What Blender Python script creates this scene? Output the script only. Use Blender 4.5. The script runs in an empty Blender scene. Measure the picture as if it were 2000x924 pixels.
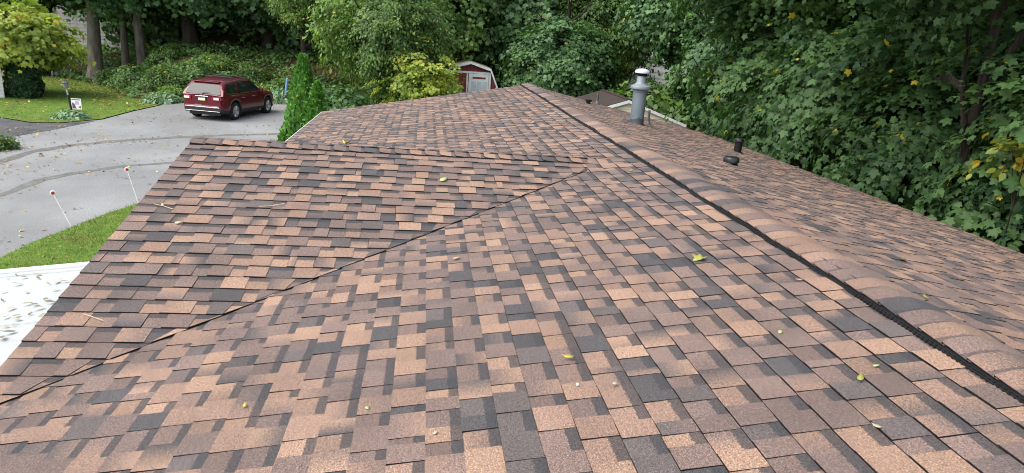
import bpy, math, random
import numpy as np
from mathutils import Vector, Matrix, noise as mnoise

random.seed(7)
S = bpy.context.scene
COL = S.collection
PI = math.pi
R_ = math.radians

# ------------------------------------------------------------------ camera
F_PX = 1362.47
PITCH, YAW, ROLL = R_(16.264), R_(7.822), R_(4.188)
CAM = np.array([-2.1365, 0.0, 1.1257])
fw = np.array([math.sin(YAW)*math.cos(PITCH), math.cos(YAW)*math.cos(PITCH), -math.sin(PITCH)])
r0 = np.array([math.cos(YAW), -math.sin(YAW), 0.0])
u0 = np.cross(r0, fw)
CR = math.cos(ROLL)*r0 + math.sin(ROLL)*u0
CU = -math.sin(ROLL)*r0 + math.cos(ROLL)*u0
cd = bpy.data.cameras.new('camera')
cd.sensor_width = 36.0
cd.lens = 36.0*F_PX/2000.0
cd.clip_start = 0.05
cd.clip_end = 2000
cam = bpy.data.objects.new('camera', cd)
COL.objects.link(cam)
cam.matrix_world = Matrix(((CR[0], CU[0], -fw[0], CAM[0]), (CR[1], CU[1], -fw[1], CAM[1]),
                           (CR[2], CU[2], -fw[2], CAM[2]), (0, 0, 0, 1)))
S.camera = cam

# ------------------------------------------------------------------ light
SUN_EL, SUN_AZ = 52.0, -112.0        # azimuth measured from +Y towards +X
W = bpy.data.worlds.new('World')
S.world = W
W.use_nodes = True
wn = W.node_tree
wn.nodes.clear()
sky = wn.nodes.new('ShaderNodeTexSky')
sky.sky_type = 'NISHITA'
sky.sun_disc = False
sky.sun_elevation = R_(SUN_EL)
sky.sun_rotation = R_(SUN_AZ)
sky.air_density = 1.0
sky.dust_density = 1.2
sky.ozone_density = 1.0
bg = wn.nodes.new('ShaderNodeBackground')
bg.inputs['Strength'].default_value = 0.13
wo = wn.nodes.new('ShaderNodeOutputWorld')
hs = wn.nodes.new('ShaderNodeHueSaturation')      # thin cloud: a paler, less blue sky
hs.inputs['Saturation'].default_value = 0.42
wn.links.new(sky.outputs[0], hs.inputs['Color'])
wn.links.new(hs.outputs[0], bg.inputs[0])
wn.links.new(bg.outputs[0], wo.inputs[0])
sl = bpy.data.lights.new('sun', 'SUN')
sl.energy = 1.7
sl.angle = R_(50)
sl.color = (1.0, 0.93, 0.83)
so = bpy.data.objects.new('sun', sl)
COL.objects.link(so)
sd = Vector((math.sin(R_(SUN_AZ))*math.cos(R_(SUN_EL)), math.cos(R_(SUN_AZ))*math.cos(R_(SUN_EL)), math.sin(R_(SUN_EL))))
so.rotation_euler = sd.to_track_quat('Z', 'Y').to_euler()
so.location = (0, 0, 30)

S.view_settings.view_transform = 'Standard'
S.view_settings.look = 'None'
S.view_settings.gamma = 1.0
S.view_settings.exposure = 1.52
S.render.engine = 'CYCLES'
S.cycles.use_denoising = True
S.cycles.filter_width = 1.05
S.cycles.max_bounces = 6
S.cycles.transparent_max_bounces = 8
S.cycles.sample_clamp_indirect = 6

# ------------------------------------------------------------------ helpers
def ray(px, py):
    return fw + CR*(px-1000.0)/F_PX - CU*(py-462.0)/F_PX

def at(px, py, Y):
    d = ray(px, py)
    return CAM + d*(Y/d[1])

def onplane(px, py, z0, a=0.0, b=0.0):      # the plane z = z0 + a x + b y
    d = ray(px, py)
    t = (z0 + a*CAM[0] + b*CAM[1] - CAM[2])/(d[2]-a*d[0]-b*d[1])
    return CAM + d*t

def nz(x, y, z=0.0):
    return mnoise.noise(Vector((x, y, z)))

class MB:
    """collects quads and polygons, then links them as ONE mesh object"""
    def __init__(s):
        s.v = []; s.f = []; s.m = []
    def vert(s, p):
        s.v.append((float(p[0]), float(p[1]), float(p[2])))
        return len(s.v)-1
    def face(s, idx, m=0):
        s.f.append(tuple(idx)); s.m.append(m)
    def poly(s, pts, m=0):
        s.face([s.vert(p) for p in pts], m)
    def box(s, x0, x1, y0, y1, z0, z1, m=0, M=None):
        c = [Vector((x, y, z)) for z in (z0, z1) for y in (y0, y1) for x in (x0, x1)]
        if M is not None:
            c = [M @ p for p in c]
        i = [s.vert(p) for p in c]
        for q in ((0, 2, 3, 1), (4, 5, 7, 6), (0, 1, 5, 4), (2, 6, 7, 3), (0, 4, 6, 2), (1, 3, 7, 5)):
            s.face([i[k] for k in q], m)
    def tube(s, pts, rads, n=10, m=0, cap=True):
        pts = [Vector(p) for p in pts]
        rings = []
        for k, p in enumerate(pts):
            a = pts[max(k-1, 0)]; b = pts[min(k+1, len(pts)-1)]
            d = (b-a).normalized()
            ref = Vector((0, 0, 1)) if abs(d.z) < .9 else Vector((1, 0, 0))
            x = d.cross(ref).normalized(); y = d.cross(x).normalized()
            rings.append([s.vert(p + (x*math.cos(2*PI*j/n)+y*math.sin(2*PI*j/n))*rads[k]) for j in range(n)])
        for a, b in zip(rings[:-1], rings[1:]):
            for j in range(n):
                s.face((a[j], a[(j+1) % n], b[(j+1) % n], b[j]), m)
        if cap:
            s.face(rings[0], m); s.face(rings[-1][::-1], m)
    def lathe(s, c, prof, n=24, m=0, M=None):
        rings = []
        for r, z in prof:
            ring = []
            for j in range(n):
                p = Vector((r*math.cos(2*PI*j/n), r*math.sin(2*PI*j/n), z))
                if M is not None:
                    p = M @ p
                ring.append(s.vert(p + Vector(c)))
            rings.append(ring)
        for a, b in zip(rings[:-1], rings[1:]):
            for j in range(n):
                s.face((a[j], a[(j+1) % n], b[(j+1) % n], b[j]), m)
        s.face(rings[0][::-1], m); s.face(rings[-1], m)
    def prism(s, poly, d, m=0):
        """poly: list of 3D points, d: offset vector"""
        a = [s.vert(p) for p in poly]
        b = [s.vert(Vector(p)+Vector(d)) for p in poly]
        n = len(a)
        s.face(a[::-1], m); s.face(b, m)
        for j in range(n):
            s.face((a[j], a[(j+1) % n], b[(j+1) % n], b[j]), m)
    def mesh(s, name, mats, smooth=False):
        me = bpy.data.meshes.new(name)
        me.from_pydata(s.v, [], s.f)
        for m in (mats if isinstance(mats, (list, tuple)) else [mats]):
            me.materials.append(m)
        me.polygons.foreach_set('material_index', s.m)
        if smooth:
            me.polygons.foreach_set('use_smooth', [True]*len(s.f))
        me.update()
        return me
    def build(s, name, mats, parent=None, smooth=False, bevel=0, fix=True, angle=40):
        me = s.mesh(name, mats, smooth)
        if fix:
            import bmesh
            bm = bmesh.new(); bm.from_mesh(me)
            bmesh.ops.recalc_face_normals(bm, faces=bm.faces)
            bm.to_mesh(me); bm.free()
        o = link(name, me, parent)
        if bevel:
            md = o.modifiers.new('bevel', 'BEVEL'); md.width = bevel; md.segments = 2; md.limit_method = 'ANGLE'
        if smooth:
            try:
                me.set_sharp_from_angle(angle=R_(angle))
            except Exception:
                pass
        return o

def link(name, me, parent=None):
    o = bpy.data.objects.new(name, me)
    COL.objects.link(o)
    if parent is not None:
        o.parent = parent
        M = Matrix.Identity(4)
        p = parent
        while p is not None:                       # parents are never scaled before their parts exist
            M = p.matrix_basis @ M if p.parent is None else p.matrix_parent_inverse @ p.matrix_basis @ M
            p = p.parent
        o.matrix_parent_inverse = M.inverted()
    return o

def tag(o, label=None, cat=None, group=None, kind=None):
    if label: o['label'] = label
    if cat: o['category'] = cat
    if group: o['group'] = group
    if kind: o['kind'] = kind
    return o

def thing(name, label, cat, loc=(0, 0, 0), rz=0.0, group=None):
    o = bpy.data.objects.new(name, None)
    COL.objects.link(o)
    o.empty_display_size = .2
    o.location = Vector([float(c) for c in loc]); o.rotation_euler = (0, 0, rz)
    o.matrix_basis = Matrix.Translation(o.location) @ Matrix.Rotation(rz, 4, 'Z')
    return tag(o, label, cat, group)

# ------------------------------------------------------------------ materials
class NT:
    def __init__(s, name):
        s.mat = bpy.data.materials.new(name)
        s.mat.use_nodes = True
        s.t = s.mat.node_tree
        s.p = s.t.nodes['Principled BSDF']
        s.out = s.t.nodes['Material Output']
    def n(s, typ, **kw):
        nd = s.t.nodes.new(typ)
        for k, v in kw.items():
            setattr(nd, k, v)
        return nd
    def l(s, a, b):
        s.t.links.new(a, b)
    def tex(s, scale, detail=3, rough=.55, coord='Object', vec=None, stretch=None):
        if vec is None:
            vec = s.n('ShaderNodeTexCoord').outputs[coord]
        if stretch:
            mp = s.n('ShaderNodeMapping'); mp.inputs['Scale'].default_value = stretch
            s.l(vec, mp.inputs[0]); vec = mp.outputs[0]
        t = s.n('ShaderNodeTexNoise')
        t.inputs['Scale'].default_value = scale
        t.inputs['Detail'].default_value = detail
        t.inputs['Roughness'].default_value = rough
        s.l(vec, t.inputs['Vector'])
        return t.outputs['Fac']
    def ramp(s, fac, stops):
        r = s.n('ShaderNodeValToRGB')
        e = r.color_ramp.elements
        while len(e) < len(stops):
            e.new(.5)
        for k, (p, c) in enumerate(stops):
            e[k].position = p
            e[k].color = (c[0], c[1], c[2], 1) if not isinstance(c, (int, float)) else (c, c, c, 1)
        s.l(fac, r.inputs[0])
        return r.outputs[0]
    def mix(s, fac, a, b, mode='MIX'):
        m = s.n('ShaderNodeMix', data_type='RGBA', blend_type=mode)
        for sock, v in ((m.inputs[0], fac), (m.inputs[6], a), (m.inputs[7], b)):
            if isinstance(v, (int, float)):
                sock.default_value = v
            elif isinstance(v, tuple):
                sock.default_value = (v[0], v[1], v[2], 1)
            else:
                s.l(v, sock)
        return m.outputs[2]
    def math(s, op, a, b=None, c=None, clamp=False):
        m = s.n('ShaderNodeMath', operation=op); m.use_clamp = clamp
        for k, v in enumerate((a, b, c)):
            if v is None: continue
            if isinstance(v, (int, float)): m.inputs[k].default_value = v
            else: s.l(v, m.inputs[k])
        return m.outputs[0]
    def bump(s, h, strength=.3, dist=.01):
        b = s.n('ShaderNodeBump')
        b.inputs['Strength'].default_value = strength
        b.inputs['Distance'].default_value = dist
        s.l(h, b.inputs['Height']); s.l(b.outputs[0], s.p.inputs['Normal'])
    def set(s, col=None, rough=None, spec=None, metal=None, coat=None):
        if col is not None:
            if isinstance(col, tuple): s.p.inputs['Base Color'].default_value = (col[0], col[1], col[2], 1)
            else: s.l(col, s.p.inputs['Base Color'])
        if rough is not None:
            if isinstance(rough, (int, float)): s.p.inputs['Roughness'].default_value = rough
            else: s.l(rough, s.p.inputs['Roughness'])
        if spec is not None: s.p.inputs['Specular IOR Level'].default_value = spec
        if metal is not None: s.p.inputs['Metallic'].default_value = metal
        if coat is not None: s.p.inputs['Coat Weight'].default_value = coat
        return s.mat

def rough_mat(name, c0, c1, scale=8, rough=.7, spec=.3, metal=0, detail=4, bump=0, bscale=None, stretch=None):
    t = NT(name)
    f = t.tex(scale, detail, stretch=stretch)
    t.set(t.ramp(f, [(.3, c0), (.7, c1)]), rough, spec, metal)
    if bump:
        t.bump(t.tex(bscale or scale*3, 3, stretch=stretch), bump, .02)
    return t.mat

def shingle_mat():
    t = NT('asphalt_shingle')
    tone = t.n('ShaderNodeAttribute', attribute_name='tone').outputs['Color']
    tile = t.n('ShaderNodeUVMap', uv_map='tile').outputs[0]
    surf = t.n('ShaderNodeUVMap', uv_map='surf').outputs[0]
    sp = t.n('ShaderNodeSeparateXYZ'); t.l(tile, sp.inputs[0])
    rag = t.tex(70, 3, .7, vec=surf)
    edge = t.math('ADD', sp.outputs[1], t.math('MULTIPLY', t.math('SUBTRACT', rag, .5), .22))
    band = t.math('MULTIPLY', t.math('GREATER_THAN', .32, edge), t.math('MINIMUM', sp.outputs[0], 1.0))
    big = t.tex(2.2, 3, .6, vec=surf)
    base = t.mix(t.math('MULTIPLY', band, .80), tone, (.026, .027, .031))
    base = t.mix(1.0, base, t.ramp(big, [(.3, .86), (.7, 1.13)]), 'MULTIPLY')
    g1 = t.tex(240, 2, .8, vec=surf)
    g2 = t.tex(130, 2, .8, vec=surf)
    base = t.mix(1.0, base, t.ramp(g1, [(.30, .30), (.5, .96), (.72, 2.1)]), 'MULTIPLY')
    base = t.mix(1.0, base, t.ramp(g2, [(.30, .46), (.70, 1.62)]), 'MULTIPLY')
    g3 = t.tex(62, 2, .7, vec=surf)
    base = t.mix(1.0, base, t.ramp(g3, [(.32, .78), (.68, 1.26)]), 'MULTIPLY')
    spk = t.ramp(t.tex(420, 1, .5, vec=surf), [(.63, 0.0), (.72, 1.0)])
    base = t.mix(t.math('MULTIPLY', spk, .40), base, (.40, .36, .34))
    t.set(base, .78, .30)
    t.bump(g1, .35, .002)
    return t.mat

def leaf_mat(name, dark, light, odd=(.35, .27, .03), odd_at=.975, trans=.3, rough=.5, spec=.35):
    t = NT(name)
    uv = t.n('ShaderNodeUVMap', uv_map='rnd').outputs[0]
    sp = t.n('ShaderNodeSeparateXYZ'); t.l(uv, sp.inputs[0])
    f = t.math('ADD', t.math('MULTIPLY', sp.outputs[0], .62), t.math('MULTIPLY', sp.outputs[1], .38))
    c = t.ramp(f, [(.12, dark), (.85, light)])
    c = t.mix(t.math('GREATER_THAN', sp.outputs[1], odd_at), c, odd)
    t.set(c, rough, spec)
    tr = t.n('ShaderNodeBsdfTranslucent')
    t.l(t.mix(1.0, c, (1.25, 1.35, .6), 'MULTIPLY'), tr.inputs[0])
    mx = t.n('ShaderNodeMixShader'); mx.inputs[0].default_value = trans
    t.l(t.p.outputs[0], mx.inputs[1]); t.l(tr.outputs[0], mx.inputs[2]); t.l(mx.outputs[0], t.out.inputs[0])
    return t.mat

def plain(name, c, rough=.6, spec=.4, metal=0.0, coat=0.0):
    t = NT(name); return t.set(c, rough, spec, metal, coat)

M_SH = shingle_mat()
M_CUT = rough_mat('cut_shingle_edge', (.008, .008, .009), (.02, .019, .019), 60, .95, .1)
M_VENT = rough_mat('black_vent_plastic', (.004, .004, .004), (.009, .009, .010), 30, .6, .22)
M_WHITE = rough_mat('white_metal_trim', (.62, .64, .65), (.8, .81, .82), 6, .5, .4)
M_SIDING = rough_mat('cream_siding', (.60, .56, .42), (.70, .67, .52), 3, .6, .3)
M_BARK = rough_mat('grey_bark', (.07, .06, .048), (.20, .175, .145), 5, .95, .1, 0, 6, .8, 14, (1, 1, .25))
M_DBARK = rough_mat('dark_bark', (.016, .013, .010), (.055, .045, .036), 5, .95, .1, 0, 6, .8, 14, (1, 1, .25))
M_LBARK = rough_mat('pale_bark', (.16, .14, .12), (.30, .27, .23), 4, .95, .1, 0, 6, .5, 14, (1, 1, .4))
L_MAPLE = leaf_mat('maple_leaves', (.019, .052, .018), (.076, .142, .045), (.42, .33, .03), .992, .30, .5, .2)
L_DEEP = leaf_mat('deep_green_leaves', (.030, .076, .028), (.106, .205, .068), (.22, .20, .03), .992, .25)
L_MID = leaf_mat('mid_green_leaves', (.036, .084, .019), (.130, .220, .052), (.34, .30, .05), .985, .32)
L_LIGHT = leaf_mat('light_green_leaves', (.060, .130, .028), (.22, .335, .080), (.40, .33, .06), .98, .35)
L_YELLOW = leaf_mat('yellowing_leaves', (.13, .21, .035), (.40, .45, .085), (.50, .36, .06), .97, .42)
L_IVY = leaf_mat('ivy_leaves', (.040, .098, .026), (.150, .260, .075), (.34, .26, .06), .97, .3)
L_CEDAR = leaf_mat('arborvitae_sprays', (.040, .125, .022), (.125, .29, .050), (.45, .33, .04), .9993, .3)
L_YEW = leaf_mat('yew_sprays', (.010, .034, .014), (.036, .085, .030), (.1, .12, .03), .995, .15)
L_HOSTA = leaf_mat('pale_hosta_leaves', (.10, .20, .10), (.26, .38, .22), (.4, .42, .3), .97, .25)
L_GRASS = leaf_mat('lawn_grass', (.050, .115, .016), (.16, .27, .045), (.34, .28, .09), .95, .3)
L_LITTER = leaf_mat('fallen_leaf_litter', (.16, .085, .028), (.40, .27, .09), (.5, .42, .10), .8, .15)

# ------------------------------------------------------------------ terrain
GZ = -3.5
TOE = [(-60, 50), (-27, 48), (-24, 46.5), (-20.2, 43.2), (-17, 38.2), (-15.3, 36.6), (-14, 38.3), (-12, 39.6), (-9.5, 40.3), (-5, 40.5), (2, 46), (12, 48), (60, 48)]
def toe(x):
    for (a, ya), (b, yb) in zip(TOE[:-1], TOE[1:]):
        if a <= x <= b:
            return ya + (yb-ya)*(x-a)/(b-a)
    return 49.0
def sst(t):
    t = min(max(t, 0.0), 1.0); return t*t*(3-2*t)
def H(x, y):
    d = y - toe(x)
    w = 1.0 if x > -19 else .35
    h = 1.7*w*sst(d/7.0) + .11*max(0.0, d-5.0)
    h += max(0.0, x-7.2)*.20*sst((x-6.5)/4.0)
    h += .12*nz(x*.25, y*.25)*sst(max(d, x-7)/3.0)
    return GZ - .02 + h

mb = MB()
xs = np.concatenate([np.linspace(-160, -42, 10), np.linspace(-38, 40, 79), np.linspace(46, 160, 10)])
ys = np.concatenate([np.linspace(-60, -4, 8), np.linspace(0, 75, 76), np.linspace(82, 220, 12)])
idx = [[mb.vert((x, y, H(x, y))) for x in xs] for y in ys]
for j in range(len(ys)-1):
    for i in range(len(xs)-1):
        mb.face((idx[j][i], idx[j][i+1], idx[j+1][i+1], idx[j+1][i]))
t = NT('woodland_floor')
f = t.tex(.9, 6, .7)
c = t.ramp(f, [(.3, (.022, .020, .011)), (.5, (.060, .046, .026)), (.72, (.050, .065, .022))])
c = t.mix(t.ramp(t.tex(9, 4, .8), [(.5, 0.0), (.62, .7)]), c, (.15, .085, .04))
t.set(c, .95, .1); t.bump(t.tex(7, 5, .7), .8, .05)
tag(mb.build('ground', t.mat, smooth=True), kind='structure')

def sheet(name, pts, z, mat, step=None, thick=0.0):
    m = MB()
    m.poly([(x, y, z) for x, y in pts])
    o = m.build(name, mat)
    return tag(o, kind='structure')

t = NT('worn_asphalt')
f = t.tex(.35, 5, .6)
c = t.ramp(f, [(.3, (.170, .174, .176)), (.7, (.245, .250, .25))])
c = t.mix(1.0, c, t.ramp(t.tex(22, 5, .9), [(.3, .66), (.7, 1.34)]), 'MULTIPLY')
c = t.mix(t.ramp(t.tex(.22, 4, .7, stretch=(1, .35, 1)), [(.48, 0.0), (.62, .6)]), c, (.17, .17, .168))
t.set(c, .9, .2); t.bump(t.tex(120, 3), .3, .005)
M_ROAD = t.mat
ROAD_NEAR = [(-9.9, -30), (-9.78, 8), (-9.75, 13.1), (-9.70, 14.1), (-9.50, 15.1), (-9.28, 16.3), (-8.95, 17.4), (-8.3, 19.3), (-7.4, 22), (-6.5, 26), (-6.0, 31), (-6.0, 36), (-6.6, 39.2)]
ROAD_FAR = [(-9.55, 40.2), (-12.2, 39.4), (-14.2, 38.1), (-14.9, 36.4), (-15.18, 33.6), (-15.26, 30.65), (-16.14, 29.17), (-17.1, 28.85), (-18.8, 29.8), (-60, 31)]
sheet('road', ROAD_NEAR + ROAD_FAR + [(-60, -30)], GZ+.006, M_ROAD)
M_DRIVE = rough_mat('dark_driveway_asphalt', (.055, .057, .06), (.10, .10, .102), 1.5, .9, .2, 0, 6)
sheet('driveway', [(-15.3, 30.3), (-15.66, 27.4), (-16.19, 25.13), (-18.5, 23.4), (-60, 20), (-60, 30.8), (-18.8, 29.75), (-17.1, 28.83), (-16.14, 29.15)], GZ+.012, M_DRIVE)
# tar-filled seams in the road
M_TAR = rough_mat('tar_seam', (.095, .095, .092), (.165, .162, .152), 5, .9, .2, 0, 6)
def strip(name, pts, w, z, mat):
    m = MB(); prev = None
    P = []
    for (a, b) in zip(pts[:-1], pts[1:]):
        for k in range(8):
            P.append((a[0]+(b[0]-a[0])*k/8, a[1]+(b[1]-a[1])*k/8))
    P.append(pts[-1])
    for k, (x, y) in enumerate(P):
        a = P[max(k-1, 0)]; b = P[min(k+1, len(P)-1)]
        dx, dy = b[0]-a[0], b[1]-a[1]; L = math.hypot(dx, dy)
        ww = w*(1+.7*nz(x*1.3, y*1.3, 3))*.5
        ox = .05*nz(x*2, y*2, 9)
        i = (m.vert((x-dy/L*(ww+ox), y+dx/L*(ww+ox), z)), m.vert((x+dy/L*(ww-ox), y-dx/L*(ww-ox), z)))
        if prev: m.face((prev[0], prev[1], i[1], i[0]))
        prev = i
    return tag(m.build(name, mat), kind='structure')
strip('road_seam', [(-14.2, 20.2), (-14.26, 23.19), (-13.73, 24.64), (-12.54, 26.14), (-11.03, 27.39), (-9.63, 28.41), (-7.68, 29.39), (-6.2, 30.0)], .34, GZ+.010, M_TAR)
strip('road_seam', [(-12.3, 15.5), (-12.19, 17.69), (-12.15, 19.46), (-11.73, 20.51), (-10.97, 21.67), (-10.17, 22.28), (-8.2, 23.8)], .26, GZ+.010, M_TAR)

t = NT('turf')
c = t.ramp(t.tex(3, 5, .7), [(.3, (.055, .100, .017)), (.7, (.135, .210, .038))])
c = t.mix(t.ramp(t.tex(.6, 4, .6), [(.55, 0.0), (.75, .55)]), c, (.16, .12, .05))
t.set(c, .95, .1)
M_TURF = t.mat
LAWN_FAR = [(-60, 31.1), (-18.8, 29.9), (-17.1, 28.95), (-16.2, 29.3), (-15.35, 30.75), (-15.28, 33.6), (-15.0, 36.4), (-17, 38.6), (-20.2, 43.4), (-24, 46.6), (-27, 48), (-60, 50)]
sheet('lawn', LAWN_FAR, GZ+.020, M_TURF)
LAWN_NEAR = [(x+.02, y) for x, y in ROAD_NEAR] + [(3, 40), (3, 17), (-3.9, 17), (-3.9, -30)]
sheet('front_lawn', LAWN_NEAR, GZ+.022, M_TURF)

# ------------------------------------------------------------------ foliage engine
KITE = ([(0, 0, 0), (.36, .42, .04), (0, 1, -.06), (-.36, .42, .04)], [(0, 1, 2, 3)])
STAR = ([(0, 0, 0), (.34, -.06, -.03), (.35, .17, .02), (.58, .46, -.06), (.30, .56, .02), (0, 1, -.1), (-.30, .56, .02), (-.58, .46, -.06), (-.35, .17, .02), (-.34, -.06, -.03), (0, .30, .05)],
        [(k, (k+1) % 10, 10) for k in range(10)])
MAPLE = ([(0, 0, 0), (.16, -.12, -.02), (.42, -.08, -.07), (.40, .07, -.03), (.38, .18, -.01), (.54, .31, -.07), (.66, .52, -.12), (.46, .54, -.06), (.28, .56, .0), (.24, .77, -.04), (0, 1, -.14),
          (-.24, .77, -.04), (-.28, .56, .0), (-.46, .54, -.06), (-.66, .52, -.12), (-.54, .31, -.07), (-.38, .18, -.01), (-.40, .07, -.03), (-.42, -.08, -.07), (-.16, -.12, -.02), (0, .28, .04)],
         [(k, (k+1) % 20, 20) for k in range(20)])
BLADE = ([(-.06, 0, 0), (.06, 0, 0), (0, 1, .25)], [(0, 1, 2)])
OVAL = ([(0, 0, 0), (.2, .18, .02), (.27, .45, .03), (.17, .75, .0), (0, 1, -.06), (-.17, .75, 0), (-.27, .45, .03), (-.2, .18, .02)], [(0, 1, 2, 3, 4, 5, 6, 7)])

def unit(a):
    return a/np.maximum(np.linalg.norm(a, axis=-1, keepdims=True), 1e-9)

def leaf_mesh(name, pos, nrm, tip, size, tmpl, mat, crnd, lrnd):
    """one mesh of N leaves: position, facing normal, tip direction, size per leaf"""
    N = len(pos)
    n = unit(nrm)
    t = unit(tip - n*np.sum(tip*n, axis=1, keepdims=True))
    b = np.cross(t, n)
    V = np.array(tmpl[0], dtype=np.float64)
    k = len(V)
    P = pos[:, None, :] + size[:, None, None]*(V[None, :, 0:1]*b[:, None, :] + V[None, :, 1:2]*t[:, None, :] + V[None, :, 2:3]*n[:, None, :])
    P = P.reshape(-1, 3)
    me = bpy.data.meshes.new(name)
    me.vertices.add(N*k)
    me.vertices.foreach_set('co', P.astype(np.float32).ravel())
    fl = [len(f) for f in tmpl[1]]
    L1 = np.array([i for f in tmpl[1] for i in f])
    nl = len(L1); nf = len(fl)
    loops = (L1[None, :] + (np.arange(N)*k)[:, None]).ravel()
    starts = (np.concatenate([[0], np.cumsum(fl)[:-1]])[None, :] + (np.arange(N)*nl)[:, None]).ravel()
    me.loops.add(N*nl)
    me.loops.foreach_set('vertex_index', loops.astype(np.int32))
    me.polygons.add(N*nf)
    me.polygons.foreach_set('loop_start', starts.astype(np.int32))
    uv = me.uv_layers.new(name='rnd')
    d = np.stack([np.repeat(crnd, nl), np.repeat(lrnd, nl)], axis=1)
    uv.data.foreach_set('uv', d.astype(np.float32).ravel())
    me.materials.append(mat)
    me.update(calc_edges=True)
    me.validate()
    return me

def clump_points(rng, M, rad, shell=.6, lump=.28, lowcut=None, gap=.0):
    """clump centres in a lumpy ellipsoid of half axes rad about the origin"""
    out = []
    while len(out) < M:
        d = rng.normal(size=3); d /= np.linalg.norm(d)
        if lowcut is not None and d[2] < lowcut: continue
        nn = nz(d[0]*2.1+rad[0]*3.3, d[1]*2.1, d[2]*2.1)
        if gap and nz(d[0]*3.2+7, d[1]*3.2+rad[1], d[2]*3.2) < -gap: continue
        r = (shell + (1-shell)*rng.random()**.6)*(1+lump*1.6*nn)
        out.append(d*r*np.array(rad))
    return np.array(out)

def foliage(name, mat, clumps, per, crad, size, tmpl=KITE, seed=1, flat=.35, up=.7, out=.55, jit=.45, droop=.35, centre=(0, 0, 0), tipup=None):
    rng = np.random.default_rng(seed)
    M = len(clumps)
    cr = rng.random(M)
    o = unit(clumps - np.array(centre))
    ci = np.repeat(np.arange(M), per)
    N = len(ci)
    off = rng.normal(size=(N, 3))*.5
    # each clump is a tilted, flattened spray
    axis = unit(o*.55 + np.array([0, 0, .75]) + rng.normal(size=(M, 3))*.25)[ci]
    off -= axis*np.sum(off*axis, axis=1, keepdims=True)*(1-flat)
    rr = (crad*(.65+.7*rng.random(M)))[ci][:, None]
    pos = clumps[ci] + off*rr
    oo = o[ci]
    nrm = axis*up + oo*out + rng.normal(size=(N, 3))*jit
    radial = unit(off + 1e-6)
    tip = radial*.8 + oo*.5 + rng.normal(size=(N, 3))*.4
    tip[:, 2] -= droop
    if tipup is not None:
        tip = tip*.5 + np.array([0, 0, tipup])
    pos = pos - np.array([0, 0, 1.0])*(np.sum(off**2, axis=1)*.18)[:, None]*rr*droop*2
    sz = size*(.5+.9*rng.random(N))
    return leaf_mesh(name, pos, nrm, tip, sz, tmpl, mat, cr[ci], rng.random(N))

def trunk_mesh(name, h, r, mat, seed=0, lean=(0, 0), limbs=5, spread=2.5, rise=2.0, fork=.45):
    rg = random.Random(seed)
    m = MB()
    pts = []; rad = []
    K = 9
    for k in range(K):
        u = k/(K-1)
        pts.append((lean[0]*u + .10*h*.1*math.sin(2.3*u+seed), lean[1]*u + .08*h*.1*math.sin(3.1*u+seed*2), h*u - .15))
        rad.append(r*(1.0-.55*u)*(1.35 if k == 0 else 1.0))
    m.tube(pts, rad, 12)
    for q in range(limbs):
        u = fork + (1-fork)*(q+.4)/max(limbs, 1)
        i = min(int(u*(K-1)), K-2); fr = u*(K-1)-i
        p0 = Vector(pts[i]).lerp(Vector(pts[i+1]), fr)
        a = q*2.4 + rg.random()*.8 + seed
        L = spread*(.7+.6*rg.random())
        q1 = p0 + Vector((math.cos(a)*L*.45, math.sin(a)*L*.45, rise*.35))
        q2 = p0 + Vector((math.cos(a+.2)*L, math.sin(a+.2)*L, rise*(.7+.5*rg.random())))
        rb = r*(1.0-.55*u)*.5
        m.tube([p0, q1, q2], [rb, rb*.65, rb*.22], 8)
        for w in (-.6, .5):
            q3 = q1 + Vector((math.cos(a+w)*L*.5, math.sin(a+w)*L*.5, rise*.35*rg.random()))
            m.tube([q1, q1.lerp(q3, .5)+Vector((0, 0, .08)), q3], [rb*.45, rb*.3, rb*.1], 6)
    return m.mesh(name, mat, True)

def tree(name, label, cat, loc, crown_me, trunk_me, sc=(1, 1, 1), rz=0.0, group=None):
    e = thing(name, label, cat, loc, rz, group)
    tk = link('trunk', trunk_me, e); tk.matrix_parent_inverse = Matrix.Identity(4); tk.scale = (sc[0]*.5+sc[1]*.5,)*2 + (sc[2],)
    cr = link('crown', crown_me, e); cr.matrix_parent_inverse = Matrix.Identity(4); cr.scale = sc
    return e

#@@HOUSE
# ------------------------------------------------------------------ the house
E_ = 0.143
T1 = 0.1902; CS1 = math.cos(math.atan(T1)); SN1 = math.sin(math.atan(T1))
RX, RZ = 0.15, 0.0285
T2 = 0.203; CS2 = math.cos(math.atan(T2)); SN2 = math.sin(math.atan(T2))
TG = 0.21068; CSG = math.cos(math.atan(TG)); SNG = math.sin(math.atan(TG))
YF = 15.83; Y0 = -7.0
XL, XR = -4.356, 4.66
GYR, GZR, GXL = 6.80, -0.035, -4.265
TAN = (.238, .152, .106); TAN2 = (.198, .127, .094); MAU = (.140, .097, .082); MAU2 = (.118, .084, .073); DRK = (.052, .048, .049); DRK2 = (.084, .069, .065)
def tone(rg):
    u = rg.random()
    if u < .16: c = TAN
    elif u < .38: c = TAN2
    elif u < .62: c = MAU
    elif u < .81: c = MAU2
    elif u < .91: c = DRK2
    else: c = DRK
    k = .9 + .2*rg.random()
    return tuple(x*k for x in c)

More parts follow.
